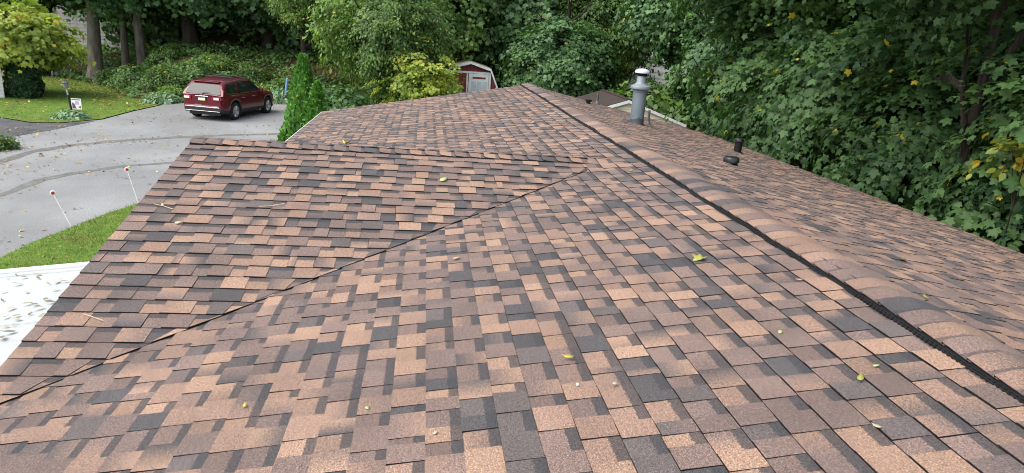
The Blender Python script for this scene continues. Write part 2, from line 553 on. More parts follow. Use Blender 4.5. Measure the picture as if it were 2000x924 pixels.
class Shingles:
    def __init__(s):
        s.v = []; s.f = []; s.mi = []; s.col = []; s.tile = []; s.surf = []
    def quad(s, P, cols, tiles, surfs, m=0):
        i = len(s.v)
        s.v += [tuple(float(c) for c in p) for p in P]
        s.f.append(tuple(range(i, i+len(P))))
        s.mi.append(m)
        s.col += cols; s.tile += tiles; s.surf += surfs
    def build(s, name, parent, smooth=False):
        me = bpy.data.meshes.new(name)
        me.from_pydata(s.v, [], s.f)
        me.materials.append(M_SH); me.materials.append(M_CUT)
        me.polygons.foreach_set('material_index', s.mi)
        a = me.color_attributes.new('tone', 'FLOAT_COLOR', 'CORNER')
        a.data.foreach_set('color', np.array([(c[0], c[1], c[2], 1) for c in s.col], dtype=np.float32).ravel())
        for nm, dat in (('tile', s.tile), ('surf', s.surf)):
            u = me.uv_layers.new(name=nm)
            u.data.foreach_set('uv', np.array(dat, dtype=np.float32).ravel())
        me.update()
        return link(name, me, parent)

def shingle_field(sh, O, DL, DS, N, l0, l1, phase, n0, n1, seed, lim=None, so=0.0, rake=None, lift=0.0, bump=None):
    """courses of laminated shingles: O origin, DL along the courses, DS down the slope, N normal.
    lim(s) = right-hand cut line (closed valley) as a function of the distance down the slope"""
    rg = random.Random(seed)
    O = np.array(O); DL = np.array(DL); DS = np.array(DS); N = np.array(N)
    def pt(l, s, h):
        w = .0035*nz(l*.7, s*1.1, seed) + .0022*nz(l*2.9, s*3.1, seed+5) + lift
        if bump is not None: w += bump(l, s)
        return O + DL*l + DS*s + N*(h+w)
    for n in range(n0, n1):
        sb = phase + n*E_
        l = l0 - rg.random()*.3 if rake is None else l0
        nxt = l + .6 + .4*rg.random()
        dj = 0.0
        tooth = rg.random() < .5
        prevh = None
        course_tilt = .0015*(rg.random()-.5)
        while l < l1:
            w = (.10 + .085*rg.random()) if tooth else (.085 + .085*rg.random())
            if rg.random() < .06: w *= .45
            a, b = l, min(l+w, l1)
            if a > nxt:
                nxt += 1.0; dj = .0045*(rg.random()-.5)
            hb = .0115 if tooth else .0068
            ht = .0020 if tooth else .0006
            hb += .0016*(rg.random()-.5)
            sa_ = sb - E_ - .012
            ja = dj + .0028*nz(a*1.7, n*3.1, seed) + course_tilt
            jb = dj + .0028*nz(b*1.7, n*3.1, seed) + course_tilt
            bot_a, bot_b = sb+ja, sb+jb
            at_, ab_, bt_, bb_ = a, a, b, b
            if lim is not None:
                bt_ = min(b, lim(sa_)); bb_ = min(b, lim(bot_b))
                at_ = min(a, bt_); ab_ = min(a, bb_)
                if bb_ - ab_ < 1e-4 and bt_ - at_ < 1e-4: break
            c1 = tone(rg)
            if not tooth and rg.random() < .35: c1 = tuple(x*.8 for x in c1)
            u = rg.random()
            if u < .20: c2 = tone(rg); cc = [c1, c2, c2, c1]          # blend along the course
            elif u < .36: c2 = tone(rg); cc = [c1, c1, c2, c2]        # blend down the course
            else: cc = [c1]*4
            fl = 0.0 if tooth else 1.0
            if tooth and rg.random() < .12: fl = 1.0
            t0 = -.012/E_
            P = [pt(at_, sa_, ht), pt(bt_, sa_, ht), pt(bb_, bot_b, hb), pt(ab_, bot_a, hb)]
            uo = so + seed*17.3
            sf = [(at_+uo, sa_), (bt_+uo, sa_), (bb_+uo, bot_b), (ab_+uo, bot_a)]
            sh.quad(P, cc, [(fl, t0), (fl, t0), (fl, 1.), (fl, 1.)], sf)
            # butt edge
            sh.quad([P[3], P[2], pt(bb_, bot_b+.001, -.003), pt(ab_, bot_a+.001, -.003)], [DRK]*4, [(0, 1)]*4, [sf[3], sf[2], sf[2], sf[3]], 1)
            # cut sides of the teeth
            for (lt, lb, sbt) in ((at_, ab_, bot_a), (bt_, bb_, bot_b)):
                sh.quad([pt(lt, sa_, ht), pt(lb, sbt, hb), pt(lb, sbt, -.003), pt(lt, sa_, -.003)], [DRK]*4, [(0, 1)]*4, [sf[0]]*4, 1)
            # now and then an open joint between two shingles
            l = b + (.0035 if rg.random() < .12 else 0.0)
            tooth = not tooth

house = thing('house', 'single-storey house under the brown three-tone shingle roof, black ridge vent along its ridge', 'house', (0, 5, GZ))
sh = Shingles()
# front slope: courses run away from the camera, butts face -X
o1 = np.array([0.0, 0.0, 0.0])
ds1 = np.array([-CS1, 0, -SN1]); n1_ = np.array([-SN1, 0, CS1])
ph1 = (15.8686-15)*E_
def gable_bump(l, s):       # the main courses run up over the inner end of the gable ridge
    x = -CS1*s
    return (max(0.0, GZR - TG*abs(l-GYR) - T1*x) + .004*(abs(l-GYR) < .3))*sst((x+.62)/.08) if x < -.15 else 0.0
shingle_field(sh, o1, (0, 1, 0), ds1, n1_, -1.5, YF, ph1, 0, 31, 11, bump=gable_bump)
sh.build('roof_slope', house)
sh = Shingles()
o2 = np.array([RX, 0.0, RZ])
ds2 = np.array([CS2, 0, -SN2]); n2_ = np.array([SN2, 0, CS2])
shingle_field(sh, o2, (0, 1, 0), ds2, n2_, -1.5, YF, .09, 0, 33, 23)
sh.build('roof_slope', house)
# gable slope: courses run across the view, butts face the camera
sh = Shingles()
og = np.array([0.0, GYR, GZR])
dsg = np.array([0, -CSG, -SNG]); ng_ = np.array([0, -SNG, CSG])
def valley_x(s):       # where the gable slope meets the front slope
    return min((GZR - s*SNG)/T1 - .045, -.50)
shingle_field(sh, og, (1, 0, 0), dsg, ng_, GXL, 0.5, (GYR-6.277)/CSG + (-2.983)*E_ , 0, 26, 37, lim=valley_x, rake=True, lift=.000)
# far slope of the gable, hidden behind its ridge
dsf = np.array([0, CSG, -SNG]); nf_ = np.array([0, SNG, CSG])
shingle_field(sh, og, (1, 0, 0), dsf, nf_, GXL, 0.5, .12, 0, 27, 41, lim=valley_x, rake=True, lift=.004)
gable = sh.build('gable_roof', house)

# under-decks so that nothing shows through, and the white eave trim
mb = MB()
def slab(m, P, th, mi=0):
    m.prism([Vector(p) for p in P], (0, 0, -th), mi)
zl = lambda x: T1*x
zr = lambda x: RZ - T2*(x-RX)
slab(mb, [(XL+.02, Y0, zl(XL+.02)-.012), (XL+.02, YF-.02, zl(XL+.02)-.012), (RX, YF-.02, RZ-.012), (RX, Y0, RZ-.012)], .03)
slab(mb, [(RX+.001, Y0, RZ-.012), (RX+.001, YF-.02, RZ-.012), (XR-.02, YF-.02, zr(XR-.02)-.012), (XR-.02, Y0, zr(XR-.02)-.012)], .03)
mb.build('roof_deck', M_CUT, house)
mb = MB()
yg0 = GYR - 26*E_*CSG
zg0 = GZR - (GYR-yg0)*TG
slab(mb, [(GXL+.01, yg0, zg0-.003), (GXL+.01, GYR, GZR-.003), (valley_x(0)-.05, GYR, GZR-.003), (XL-.02+.1, yg0+.02, zg0-.003)], .02)
yg1 = 2*GYR - yg0
slab(mb, [(GXL+.01, GYR+.001, GZR-.003), (GXL+.01, yg1, zg0-.003), (XL+.08, yg1-.02, zg0-.003), (valley_x(0)-.05, GYR+.001, GZR-.003)], .02)
mb.build('gable_deck', M_CUT, house)
mb = MB()
for ya, yb in ((yg1+.02, YF), (Y0, yg0-.3)):
    mb.box(XL-.014, XL-.004, ya, yb, zl(XL)-.14, zl(XL)-.004)
mb.box(XL-.004, XL+.05, Y0, YF, zl(XL)-.14, zl(XL)-.05)
mb.build('eave_trim', M_WHITE, house)
mb = MB()
mb.box(XR-.01, XR+.02, Y0, YF, zr(XR)-.16, zr(XR)-.005)
mb.build('eave_trim', M_WHITE, house)
mb = MB()
for sgn, xa, xb, za, zb in ((1, XL, RX, zl(XL), RZ), (2, RX, XR, RZ, zr(XR))):
    mb.prism([(xa, YF+.004, za-.012), (xb, YF+.004, zb-.012), (xb, YF+.004, zb-.16), (xa, YF+.004, za-.16)], (0, .02, 0))
mb.build('rake_trim', M_WHITE, house)
mb = MB()
mb.prism([(GXL+.035, yg0, zg0-.03), (GXL+.035, GYR, GZR-.03), (GXL+.035, yg1, zg0-.03), (GXL+.035, yg1, zg0-.17), (GXL+.035, GYR, GZR-.17), (GXL+.035, yg0, zg0-.17)], (-.015, 0, 0))
mb.build('rake_trim', M_WHITE, house)
# walls with lap siding
mb = MB()
wx0, wx1, wy0, wy1 = XL+.30, XR-.30, Y0+.3, YF-.25
rows = 18
zt = zl(wx0)-.05
for (xa, ya, xb, yb) in ((wx0, wy0, wx0, wy1), (wx1, wy1, wx1, wy0), (wx0, wy1, wx1, wy1), (wx1, wy0, wx0, wy0)):
    dx, dy = xb-xa, yb-ya; L = math.hypot(dx, dy); nx, ny = -dy/L, dx/L
    for k in range(rows):
        z0 = GZ + (zt-GZ)*k/rows; z1 = GZ + (zt-GZ)*(k+1)/rows
        mb.poly([(xa+nx*.018, ya+ny*.018, z0), (xb+nx*.018, yb+ny*.018, z0), (xb, yb, z1), (xa, ya, z1)])
        mb.poly([(xa, ya, z0), (xb, yb, z0), (xb+nx*.018, yb+ny*.018, z0), (xa+nx*.018, ya+ny*.018, z0)])
mb.poly([(wx0, wy1, zt), (wx1, wy1, zt), (RX, wy1, RZ-.06)])
mb.poly([(GXL+.28, yg0+.1, zt), (GXL+.28, yg1-.1, zt), (GXL+.28, GYR, GZR-.08)])
mb.build('wall', M_SIDING, house)

# ridge vent (black plastic) with its comb of louvres, and the cap shingles over it
def wv(y):
    return .016*nz(y*1.1, 3.3) + .010*nz(y*2.7, 8.1), .008*nz(y*1.3, 11.2) + .006*nz(y*3.3, 17.0)
mb = MB()
prof = [(-.013, .003), (-.013, .007), (-.009, .010), (-.002, .0105), (.001, .014), (.006, .015), (.009, .019), (.03, .021), (.06, .021), (.06, .0)]
prev = None
for k in range(int((YF+1.0)/.06)+1):
    y = -1.0 + k*.06
    if y > YF - .02: y = YF-.02
    a, b = wv(y)
    ring = [mb.vert((x+a, y, z+T1*min(x, 0)+max(b, -.004)*(1 if z > .01 else .0))) for x, z in prof]
    if prev:
        for j in range(len(ring)-1):
            mb.face((prev[j], ring[j], ring[j+1], prev[j+1]))
    prev = ring
y = 0.4
while y < YF-.1:
    a, b = wv(y)
    b = max(b, -.004)
    wd = .010 if y < 7 else .016
    mb.box(-.018+a, -.011+a, y, y+wd, .000, .0065+b)           # comb along the outer edge
    mb.box(-.010+a, -.003+a, y+.004, y+.004+wd*.8, .0105+b, .0125+b)   # slots on the flange
    y += .026 if y < 7 else .045
vent = mb.build('ridge_vent', M_VENT, house, fix=False)

def caps(n, start, pfun, seed, name, parent, name_left=True):
    """cap shingles bent over a ridge: pfun(u, q, h) gives the point u along the ridge, q across it"""
    rg = random.Random(seed); sh = Shingles()
    Q = 11
    for k in range(n):
        u0 = start + k*E_
        c = tone(rg); c2 = tone(rg) if rg.random() < .3 else c
        dz = .003*(rg.random()-.5); sk = .006*(rg.random()-.5)
        g = []
        us = [0, .05, E_, E_+.03]            # 0 = butt end, then up the piece until the next one covers it
        for j, du in enumerate(us):
            row = []
            for q in range(Q):
                qq = -1 + 2*q/(Q-1)
                rnd = .012*(abs(qq)**6)          # rounded corners of the butt
                h = (.013 + dz)*(1-du/(E_+.03)*.85) + .001
                row.append((pfun(u0 + du + (rnd if j == 0 else 0) + sk*qq, qq, h), qq, u0+du, du))
            g.append(row)
        for j in range(len(us)-1):
            for q in range(Q-1):
                a, b, cc, d = g[j][q], g[j][q+1], g[j+1][q+1], g[j+1][q]
                ca_, cb_ = [tuple(c[i]+(c2[i]-c[i])*v for i in range(3)) for v in (q/(Q-1), (q+1)/(Q-1))]
                sh.quad([a[0], b[0], cc[0], d[0]], [ca_, cb_, cb_, ca_],
                        [(.80, .14+.86*(1-x[3]/E_)) for x in (a, b, cc, d)], [(x[2]+seed, x[1]*.17) for x in (a, b, cc, d)])
        for q in range(Q-1):
            a, b = g[0][q][0], g[0][q+1][0]
            lo = [pfun(u0 + .001 + .012*(abs(-1+2*qx/(Q-1))**6) + sk*(-1+2*qx/(Q-1)), -1+2*qx/(Q-1), -.008) for qx in (q, q+1)]
            sh.quad([a, b, lo[1], lo[0]], [DRK]*4, [(0, 1)]*4, [(u0, 0)]*4, 1)
        for qx in ((0, Q-1) if name_left else (Q-1,)):                  # side edges
            qq = -1 if qx == 0 else 1
            for j in range(2):
                a, b = g[j][qx], g[j+1][qx]
                sh.quad([a[0], b[0], np.array(b[0])-np.array((0, 0, .010)), np.array(a[0])-np.array((0, 0, .010))], [DRK]*4, [(0, 1)]*4, [(u0, 0)]*4, 1)
    o = sh.build(name, parent)
    import bmesh
    bm = bmesh.new(); bm.from_mesh(o.data)
    bmesh.ops.remove_doubles(bm, verts=bm.verts, dist=2e-5)
    for f in bm.faces: f.smooth = True
    bm.to_mesh(o.data); bm.free()
    o.data.set_sharp_from_angle(angle=R_(38))
    return o

def main_cap(u, q, h):       # u runs towards the camera from the far end
    y = YF + .02 - u
    a, b = wv(y)
    x = .165 + .165*q + a*(.5-.5*q)
    base = (zl(x) if x < RX else zr(x))
    arch = .019*(1-max(0, q)**2*.70) if q > -.2 else .019
    z = base + arch - .004*max(0.0, 1-abs((x-RX)/.07)) + b*(.5-.5*q)
    return np.array((x, y, z + h))
caps(int((YF+1.2)/E_), 0.0, main_cap, 51, 'ridge_cap', house, False)
def gable_cap(u, q, h):
    x = GXL + u
    y = GYR + .150*q
    z = GZR - .150*abs(q)*TG + .008 - .016*max(0, 1-abs(q)/.35)*.7 + .006*nz(x*1.1, 4.2)
    return np.array((x, y, z + h))
caps(26, 0.0, gable_cap, 77, 'ridge_cap', gable)

# chimney flue and vents on the rear slope
t = NT('weathered_grey_flue')
ob = t.n('ShaderNodeTexCoord').outputs['Object']
sp = t.n('ShaderNodeSeparateXYZ'); t.l(ob, sp.inputs[0])
c = t.ramp(t.tex(3, 4, .6, stretch=(1, 1, .4)), [(.3, (.085, .112, .132)), (.7, (.150, .180, .200))])
rag = t.math('ADD', sp.outputs[2], t.math('MULTIPLY', t.math('SUBTRACT', t.tex(5, 3), .5), .22))
c = t.mix(t.math('MULTIPLY', t.math('GREATER_THAN', -.165, rag), .8), c, (.035, .036, .04))
t.set(c, .5, .4, .15)
M_FLUE = t.mat
M_FLUEPALE = rough_mat('galvanised_flue_cap', (.42, .45, .47), (.62, .65, .66), 9, .45, .5, .2)
M_PIPE = rough_mat('dark_vent_pipe', (.05, .045, .045), (.11, .10, .095), 20, .7, .3)
cx, cy = 1.57, 12.0
cz = zr(cx)
mb = MB()
mb.lathe((cx, cy, cz), [(.135, -.06), (.13, .0), (.122, .03), (.120, .12), (.120, .545), (.128, .55), (.130, .575), (.122, .58)], 28)
chim = mb.build('chimney', M_FLUE, house, smooth=True)
mb = MB()
mb.lathe((cx, cy, cz), [(.122, .575), (.140, .585), (.172, .605), (.178, .63), (.170, .652), (.135, .668), (.098, .69), (.080, .715), (.078, .82), (.07, .83)], 28)
mb.build('collar', rough_mat('grey_flue_collar', (.145, .175, .20), (.22, .25, .27), 8, .5, .4, .15), chim, smooth=True)
mb = MB()
mb.lathe((cx, cy, cz), [(.060, .80), (.082, .822), (.084, .862), (.060, .87)], 20)
mb.build('flue_mouth', plain('flue_opening_black', (.012, .012, .012), .9, .1), chim, smooth=True)  # solid ring; the darkness of the openings under the cap is put into its black
mb = MB()
mb.lathe((cx, cy, cz), [(.088, .868), (.128, .872), (.132, .888), (.120, .915), (.085, .936), (.035, .946), (.012, .948)], 28)
mb.build('flue_cap', M_FLUEPALE, chim, smooth=True)
def vent_pipe(px, py, h, r, cone=True):
    p = onplane(px, py, RZ+T2*RX, -T2)
    m = MB()
    m.lathe(p, [(r, -.04), (r, h), (r*.7, h), (r*.7, h-.03)], 14)
    o = m.build('vent_pipe', M_PIPE, house, smooth=True)
    m = MB()
    m.lathe(p, [(r*3.2, -.02), (r*3.0, .008), (r*1.7, .035), (r*1.12, .075), (r*1.0, .08)], 16)
    m.build('flashing', M_PIPE, o, smooth=True)
vent_pipe(1265, 244, .27, .024)
vent_pipe(1166, 204, .25, .024)
def cap_vent(px, py, r0, h0, r1, h1, label):
    p = onplane(px, py, RZ+T2*RX, -T2)
    m = MB()
    m.lathe(p, [(r0*1.5, -.03), (r0*1.4, .01), (r0, .02), (r0, h0)], 18)
    o = m.build('roof_vent', M_VENT, house, smooth=True)
    m = MB()
    m.lathe(p, [(r1*.9, h0-.012), (r1, h0-.005), (r1, h1-.02), (r1*.9, h1), (r1*.3, h1+.006)], 20)
    m.build('vent_hood', plain('glossy_black_hood', (.012, .012, .014), .3, .5), o, smooth=True)
cap_vent(1440, 298, .066, .20, .082, .25, '')
cap_vent(1427, 321, .062, .035, .102, .095, '')
p = onplane(1149, 203, RZ+T2*RX, -T2)
mb = MB()
mb.lathe(p, [(.05, -.03), (.045, .03), (.04, .06)], 12)
mb.box(p[0]-.06, p[0]+.06, p[1]-.05, p[1]+.05, p[2]+.05, p[2]+.09)
mb.build('roof_vent', M_VENT, house)
#@@END_HOUSE
#@@CAR
# ------------------------------------------------------------------ the parked car
M_PAINT = NT('dark_red_car_paint').set((.105, .005, .014), .30, .4, .2, .5)
M_GLASS = plain('tinted_car_glass', (.014, .018, .022), .06, .28)
M_BLACKP = plain('black_car_plastic', (.022, .023, .025), .6, .3)
M_CHROME = plain('chrome', (.75, .76, .77), .16, .5, 1.0)
M_ALLOY = plain('alloy_wheel', (.62, .63, .65), .28, .5, .85)
M_TYRE = rough_mat('tyre_rubber', (.014, .014, .015), (.03, .03, .031), 30, .85, .2)
def lerp_t(tab, y):
    for (a, va), (b, vb) in zip(tab[:-1], tab[1:]):
        if y <= b:
            u = (y-a)/(b-a) if b > a else 0
            return va + (vb-va)*max(0, min(1, u))
    return tab[-1][1]
AX_R, AX_F, WR_ = -1.50, 1.52, .385
def build_car():
    car = thing('parked_car', 'dark red SUV with roof rails parked before the ivy bank', 'car', (0, 0, 0))
    wtab = [(-2.52, .84), (-2.40, .93), (-2.1, .985), (-1.0, 1.0), (1.2, 1.0), (1.9, .975), (2.25, .90), (2.45, .76), (2.52, .60)]
    ztab = [(-2.52, 1.04), (-2.3, 1.10), (-1.0, 1.09), (.9, 1.05), (1.6, 1.02), (2.2, .93), (2.45, .80), (2.52, .70)]
    ttab = [(-2.52, 1.06), (-2.3, 1.12), (1.0, 1.12), (1.3, 1.115), (2.0, 1.03), (2.35, .93), (2.52, .74)]
    btab = [(-2.52, .40), (-2.35, .33), (-1.9, .29), (2.1, .27), (2.52, .34)]
    ys = sorted(set([-2.52, -2.49, -2.40, -2.25, -2.1, -1.0, -.5, 0, .5, .95, 1.1, 2.1, 2.25, 2.38, 2.47, 2.52] + [AX_R+k*.08 for k in range(-6, 7)] + [AX_F+k*.08 for k in range(-6, 7)]))
    F = (0, .13, .20, .45, .72, .92, 1.0)
    XW = (.955, .985, .998, 1.0, .985, .962, .935)
    m = MB(); prev = None
    def ring(y, kx=1.0):
        w = lerp_t(wtab, y); zs = lerp_t(ztab, y); zt = lerp_t(ttab, y); zb = lerp_t(btab, y)
        for ax in (AX_R, AX_F):
            if abs(y-ax) < .47:
                zb = max(zb, WR_ + math.sqrt(max(.47**2-(y-ax)**2, 0)))
        half = [(w*XW[i], zb+(zs-zb)*f) for i, f in enumerate(F)] + [(w*.87, zs+(zt-zs)*.4+.02), (w*.5, zt+.01), (0, zt+.015)]
        L = [(-x*kx, y, z) for x, z in half[::-1]] + []
        Rr = [(x*kx, y, z) for x, z in half]
        return [m.vert(p) for p in (L[::-1] + Rr[::-1][1:])]
    # left side from bottom up to the centre, then down the right side
    rings = [ring(-2.52, 0.0)] + [ring(y) for y in ys] + [ring(2.52, 0.0)]
    nv = len(rings[0])
    for a, b in zip(rings[:-1], rings[1:]):
        for j in range(nv-1):
            low = j in (0, 1, nv-2, nv-3)
            m.face((a[j], a[j+1], b[j+1], b[j]), 1 if low else 0)
    m.build('body', [M_PAINT, M_BLACKP], car, smooth=True, angle=50)
    m = MB(); m.box(-.72, .72, -2.35, 2.3, .24, .98); m.build('underbody', M_BLACKP, car)
    # cabin
    rt = [(-2.46, 1.10), (-2.30, 1.36), (-2.13, 1.60), (-2.02, 1.665), (-1.75, 1.71), (-.8, 1.765), (-.1, 1.745), (.18, 1.69), (.62, 1.40), (1.10, 1.09)]
    m = MB(); rings = []
    for y, z in rt:
        u = max(z-1.08, .01)
        sx = lambda zz: .945-.34*max(0, zz-1.08)
        half = [(sx(1.06), 1.05), (sx(1.06+u*.5), 1.06+u*.5), (sx(z-.07*min(1, u*3)), z-.07*min(1, u*3)), (sx(z)-.06, z-.012), (.4, z+.012), (0, z+.018)]
        rings.append([m.vert((-x, y, zz)) for x, zz in half] + [m.vert((x, y, zz)) for x, zz in half[::-1][1:]])
    for a, b in zip(rings[:-1], rings[1:]):
        for j in range(len(a)-1):
            m.face((a[j], a[j+1], b[j+1], b[j]))
    m.build('cabin', M_PAINT, car, smooth=True, angle=50)
    sx = lambda zz, o=.008: .945-.34*max(0, zz-1.08)+o
    for s in (-1, 1):
        for nm, P in (('quarter_window', [(-2.06, 1.17), (-1.17, 1.16), (-1.20, 1.60), (-1.94, 1.56)]),
                      ('door_window', [(-1.04, 1.16), (-.10, 1.15), (-.16, 1.63), (-1.02, 1.615)]),
                      ('door_window', [(-.03, 1.15), (.80, 1.14), (.30, 1.55), (.12, 1.62), (-.09, 1.63)])):
            m = MB()
            m.poly([(s*sx(z), y, z) for y, z in P])
            # bright strip below the glass
            m2 = [(s*sx(P[0][1]-.02, .012), P[0][0], P[0][1]-.022), (s*sx(P[1][1]-.02, .012), P[1][0], P[1][1]-.022), (s*sx(P[1][1], .012), P[1][0], P[1][1]-.003), (s*sx(P[0][1], .012), P[0][0], P[0][1]-.003)]
            m.poly(m2, 1)
            m.build(nm, [M_GLASS, M_CHROME], car)
        m = MB(); m.tube([(s*.68, -1.95, 1.735), (s*.685, -1.75, 1.80), (s*.685, -.2, 1.825), (s*.68, .05, 1.765)], [.022]*4, 8)
        m.build('roof_rail', M_BLACKP, car, smooth=True)
        m = MB()                                   # mirror: stalk and shell
        m.box(s*.93-.03, s*.93+.03, .62, .70, 1.12, 1.17)
        m.lathe((s*1.06, .66, 1.20), [(.02, -.10), (.075, -.085), (.09, 0), (.075, .075), (.02, .09)], 12, M=Matrix.Diagonal((1.35, .75, 1, 1)))
        m.build('door_mirror', M_PAINT, car, smooth=True)
        for yy in (-1.0, -.06):
            m = MB(); m.box(s*.985-.012, s*.985+.035, yy+.10, yy+.30, .935, .965)
            m.build('door_handle', M_CHROME, car, bevel=.008)
        # tail lamp: red shell wrapped round the corner, with a clear inset
        m = MB()
        m.prism([(s*.50, -2.53, .90), (s*.86, -2.47, .90), (s*.945, -2.32, .92), (s*.955, -2.10, .99), (s*.94, -2.28, 1.06), (s*.84, -2.46, 1.05), (s*.50, -2.53, 1.045)], (0, -.035, 0))
        tl = m.build('taillight', plain('taillight_red', (.30, .012, .014), .2, .6), car)
        m = MB(); m.box(min(s*.56, s*.80), max(s*.56, s*.80), -2.58, -2.555, .925, 1.02); m.build('clear_lens', plain('clear_lamp_lens', (.72, .62, .62), .2, .6), tl, bevel=.008)
        m = MB(); m.box(min(s*.50, s*.82), max(s*.50, s*.82), 2.24, 2.40, .74, .86); m.build('headlight', plain('headlamp_lens', (.6, .62, .64), .1, .7), car, bevel=.03)
        m = MB()
        m.prism([(s*sx(1.62, .001), .16, 1.62), (s*sx(1.62, .003), .21, 1.62), (s*sx(1.16, .003), .87, 1.16), (s*sx(1.16, .001), .82, 1.16)], (s*.006, 0, 0)); m.build('window_pillar', M_BLACKP, car)
        for ax in (AX_R, AX_F):
            M = Matrix.Rotation(PI/2*s, 4, 'Y')
            w = thing('wheel', None, None, (s*.875, ax, WR_)) if False else None
            m = MB()
            m.lathe((s*.875, ax, WR_), [(.25, -.115), (.33, -.125), (.372, -.105), (.385, -.06), (.385, .06), (.372, .105), (.33, .122), (.255, .112), (.25, .05)], 32, M=M)
            wh = m.build('wheel', M_TYRE, car, smooth=True)
            m = MB()
            m.lathe((s*.875, ax, WR_), [(.256, .05), (.258, .108), (.235, .112), (.228, .07)], 32, M=M)
            m.lathe((s*.875, ax, WR_), [(.03, .03), (.075, .10), (.05, .108), (.01, .11)], 16, M=M)
            for q in range(6):
                a = q*PI/3 + .2
                for da in (-.10, .10):
                    c0, s0 = math.cos(a), math.sin(a); c1, s1 = math.cos(a+da*1.6), math.sin(a+da*1.6)
                    m.tube([(s*(.875+.088), ax+c0*.05, WR_+s0*.05), (s*(.875+.095), ax+c1*.15, WR_+s1*.15), (s*(.875+.092), ax+c1*.24, WR_+s1*.24)], [.024, .021, .026], 6)
            m.build('rim', M_ALLOY, wh, smooth=True)
    m = MB()
    for yy in (-1.25, -.45):
        m.tube([(-.685, yy, 1.825), (.685, yy, 1.825)], [.024, .024], 8)
    m.build('roof_crossbar', M_BLACKP, car, smooth=True)
    m = MB(); m.box(-.36, .36, -.35, .02, 1.785, 1.792); m.build('sunroof', M_GLASS, car)
    m = MB(); m.poly([(-.82, -2.462, 1.145), (.82, -2.462, 1.145), (.66, -2.192, 1.555), (-.66, -2.192, 1.555)]); m.build('rear_window', M_GLASS, car)
    m = MB(); m.poly([(-.84, 1.04, 1.155), (.84, 1.04, 1.155), (.70, .235, 1.675), (-.70, .235, 1.675)]); m.build('windscreen', M_GLASS, car)
    m = MB(); m.tube([(0, -2.47, 1.15), (.02, -2.47, 1.19), (.34, -2.43, 1.21)], [.02, .014, .01], 6); m.build('rear_wiper', M_BLACKP, car)
    m = MB(); m.prism([(-.64, -2.02, 1.685), (.64, -2.02, 1.685), (.60, -2.19, 1.665), (-.60, -2.19, 1.665)], (0, 0, -.035)); m.build('spoiler', M_PAINT, car, bevel=.01)
    m = MB(); m.box(-.80, .80, -2.56, -2.50, .575, .612); m.build('chrome_strip', M_CHROME, car, bevel=.008)
    m = MB(); m.box(-.80, .80, -2.545, -2.50, .412, .430); m.build('chrome_strip', M_CHROME, car, bevel=.005)
    m = MB(); m.box(-.78, .78, -2.58, -2.48, .615, .665); m.build('bumper_step', M_PAINT, car, bevel=.03)
    m = MB(); m.box(-.30, .30, -2.56, -2.50, 1.035, 1.07); m.build('chrome_strip', M_CHROME, car, bevel=.008)
    m = MB(); m.box(-.34, -.02, -2.555, -2.52, .675, .695); m.build('badge', M_CHROME, car)
    m = MB(); m.box(-.20, .20, -2.545, -2.51, .84, 1.02); m.build('plate_recess', M_BLACKP, car)
    m = MB()
    m.box(-.155, .155, -2.556, -2.546, .87, 1.005, 0)
    m.box(-.155, .155, -2.5575, -2.5562, .98, 1.005, 1); m.box(-.155, .155, -2.5575, -2.5562, .87, .892, 2)
    m.build('licence_plate', [plain('plate_white', (.75, .76, .76), .4), plain('plate_blue', (.05, .10, .30), .4), plain('plate_yellow', (.75, .52, .05), .4)], car)
    return car
car = build_car()
pa = onplane(457, 234, GZ); pf = onplane(519, 221, GZ)
hd = math.atan2(-(pf[0]-pa[0]), pf[1]-pa[1])
ca, sa = math.cos(hd), math.sin(hd)
# rear right wheel of the car stands where the photograph has it
car.rotation_euler = (0, 0, hd)
car.location = (pa[0] - (.86*ca - AX_R*sa), pa[1] - (.86*sa + AX_R*ca), GZ+.006)

#@@STREET
# ------------------------------------------------------------------ carport roof, stakes, lamp post and other things by the road
AZ0, AXS = -1.0, .13
def az(x): return AZ0 + AXS*(x+4.91)
cp = thing('carport', 'white metal carport roof strewn with curled leaves beside the gable eave', 'carport', (-6.2, 3.5, GZ))
mb = MB()
t = NT('chalky_white_metal')
c = t.ramp(t.tex(1.3, 5, .7), [(.3, (.325, .345, .345)), (.75, (.40, .42, .42))])
c = t.mix(t.ramp(t.tex(2.2, 6, .75, stretch=(.35, 3, 1)), [(.56, 0.0), (.70, .38)]), c, (.17, .185, .175))
c = t.mix(t.ramp(t.tex(7, 5, .8), [(.62, 0.0), (.72, .4)]), c, (.15, .16, .14))
t.set(c, .6, .25)
yy = 0.2
while yy < 5.85:
    y1 = min(yy+1.12, 5.90)
    mb.prism([(-8.0, yy+.004, az(-8.0)), (-4.30, yy+.004, az(-4.30)), (-4.30, y1, az(-4.30)), (-8.0, y1, az(-8.0))], (0, 0, -.03))
    mb.prism([(-8.0, y1-.012, az(-8.0)+.001), (-4.30, y1-.012, az(-4.30)+.001), (-4.30, y1+.003, az(-4.30)+.001), (-8.0, y1+.003, az(-8.0)+.001)], (0, 0, .012), 1)
    yy = y1
mb.build('roof_panel', [t.mat, rough_mat('panel_seam_grey', (.45, .47, .47), (.6, .62, .62), 5, .6)], cp)
mb = MB()
mb.prism([(-8.03, 5.905, az(-8.03)-.11), (-4.30, 5.905, az(-4.3)-.11), (-4.30, 5.905, az(-4.3)+.022), (-8.03, 5.905, az(-8.03)+.022)], (0, .045, 0))
mb.prism([(-8.045, .2, az(-8.03)-.11), (-8.045, 5.95, az(-8.03)-.11), (-8.045, 5.95, az(-8.03)+.022), (-8.045, .2, az(-8.03)+.022)], (.04, 0, 0))
mb.build('fascia', M_WHITE, cp)
for yy in (.4, 5.7):
    mb = MB(); mb.box(-7.95, -7.87, yy, yy+.08, GZ, az(-7.9)-.035); mb.build('post', M_WHITE, cp)

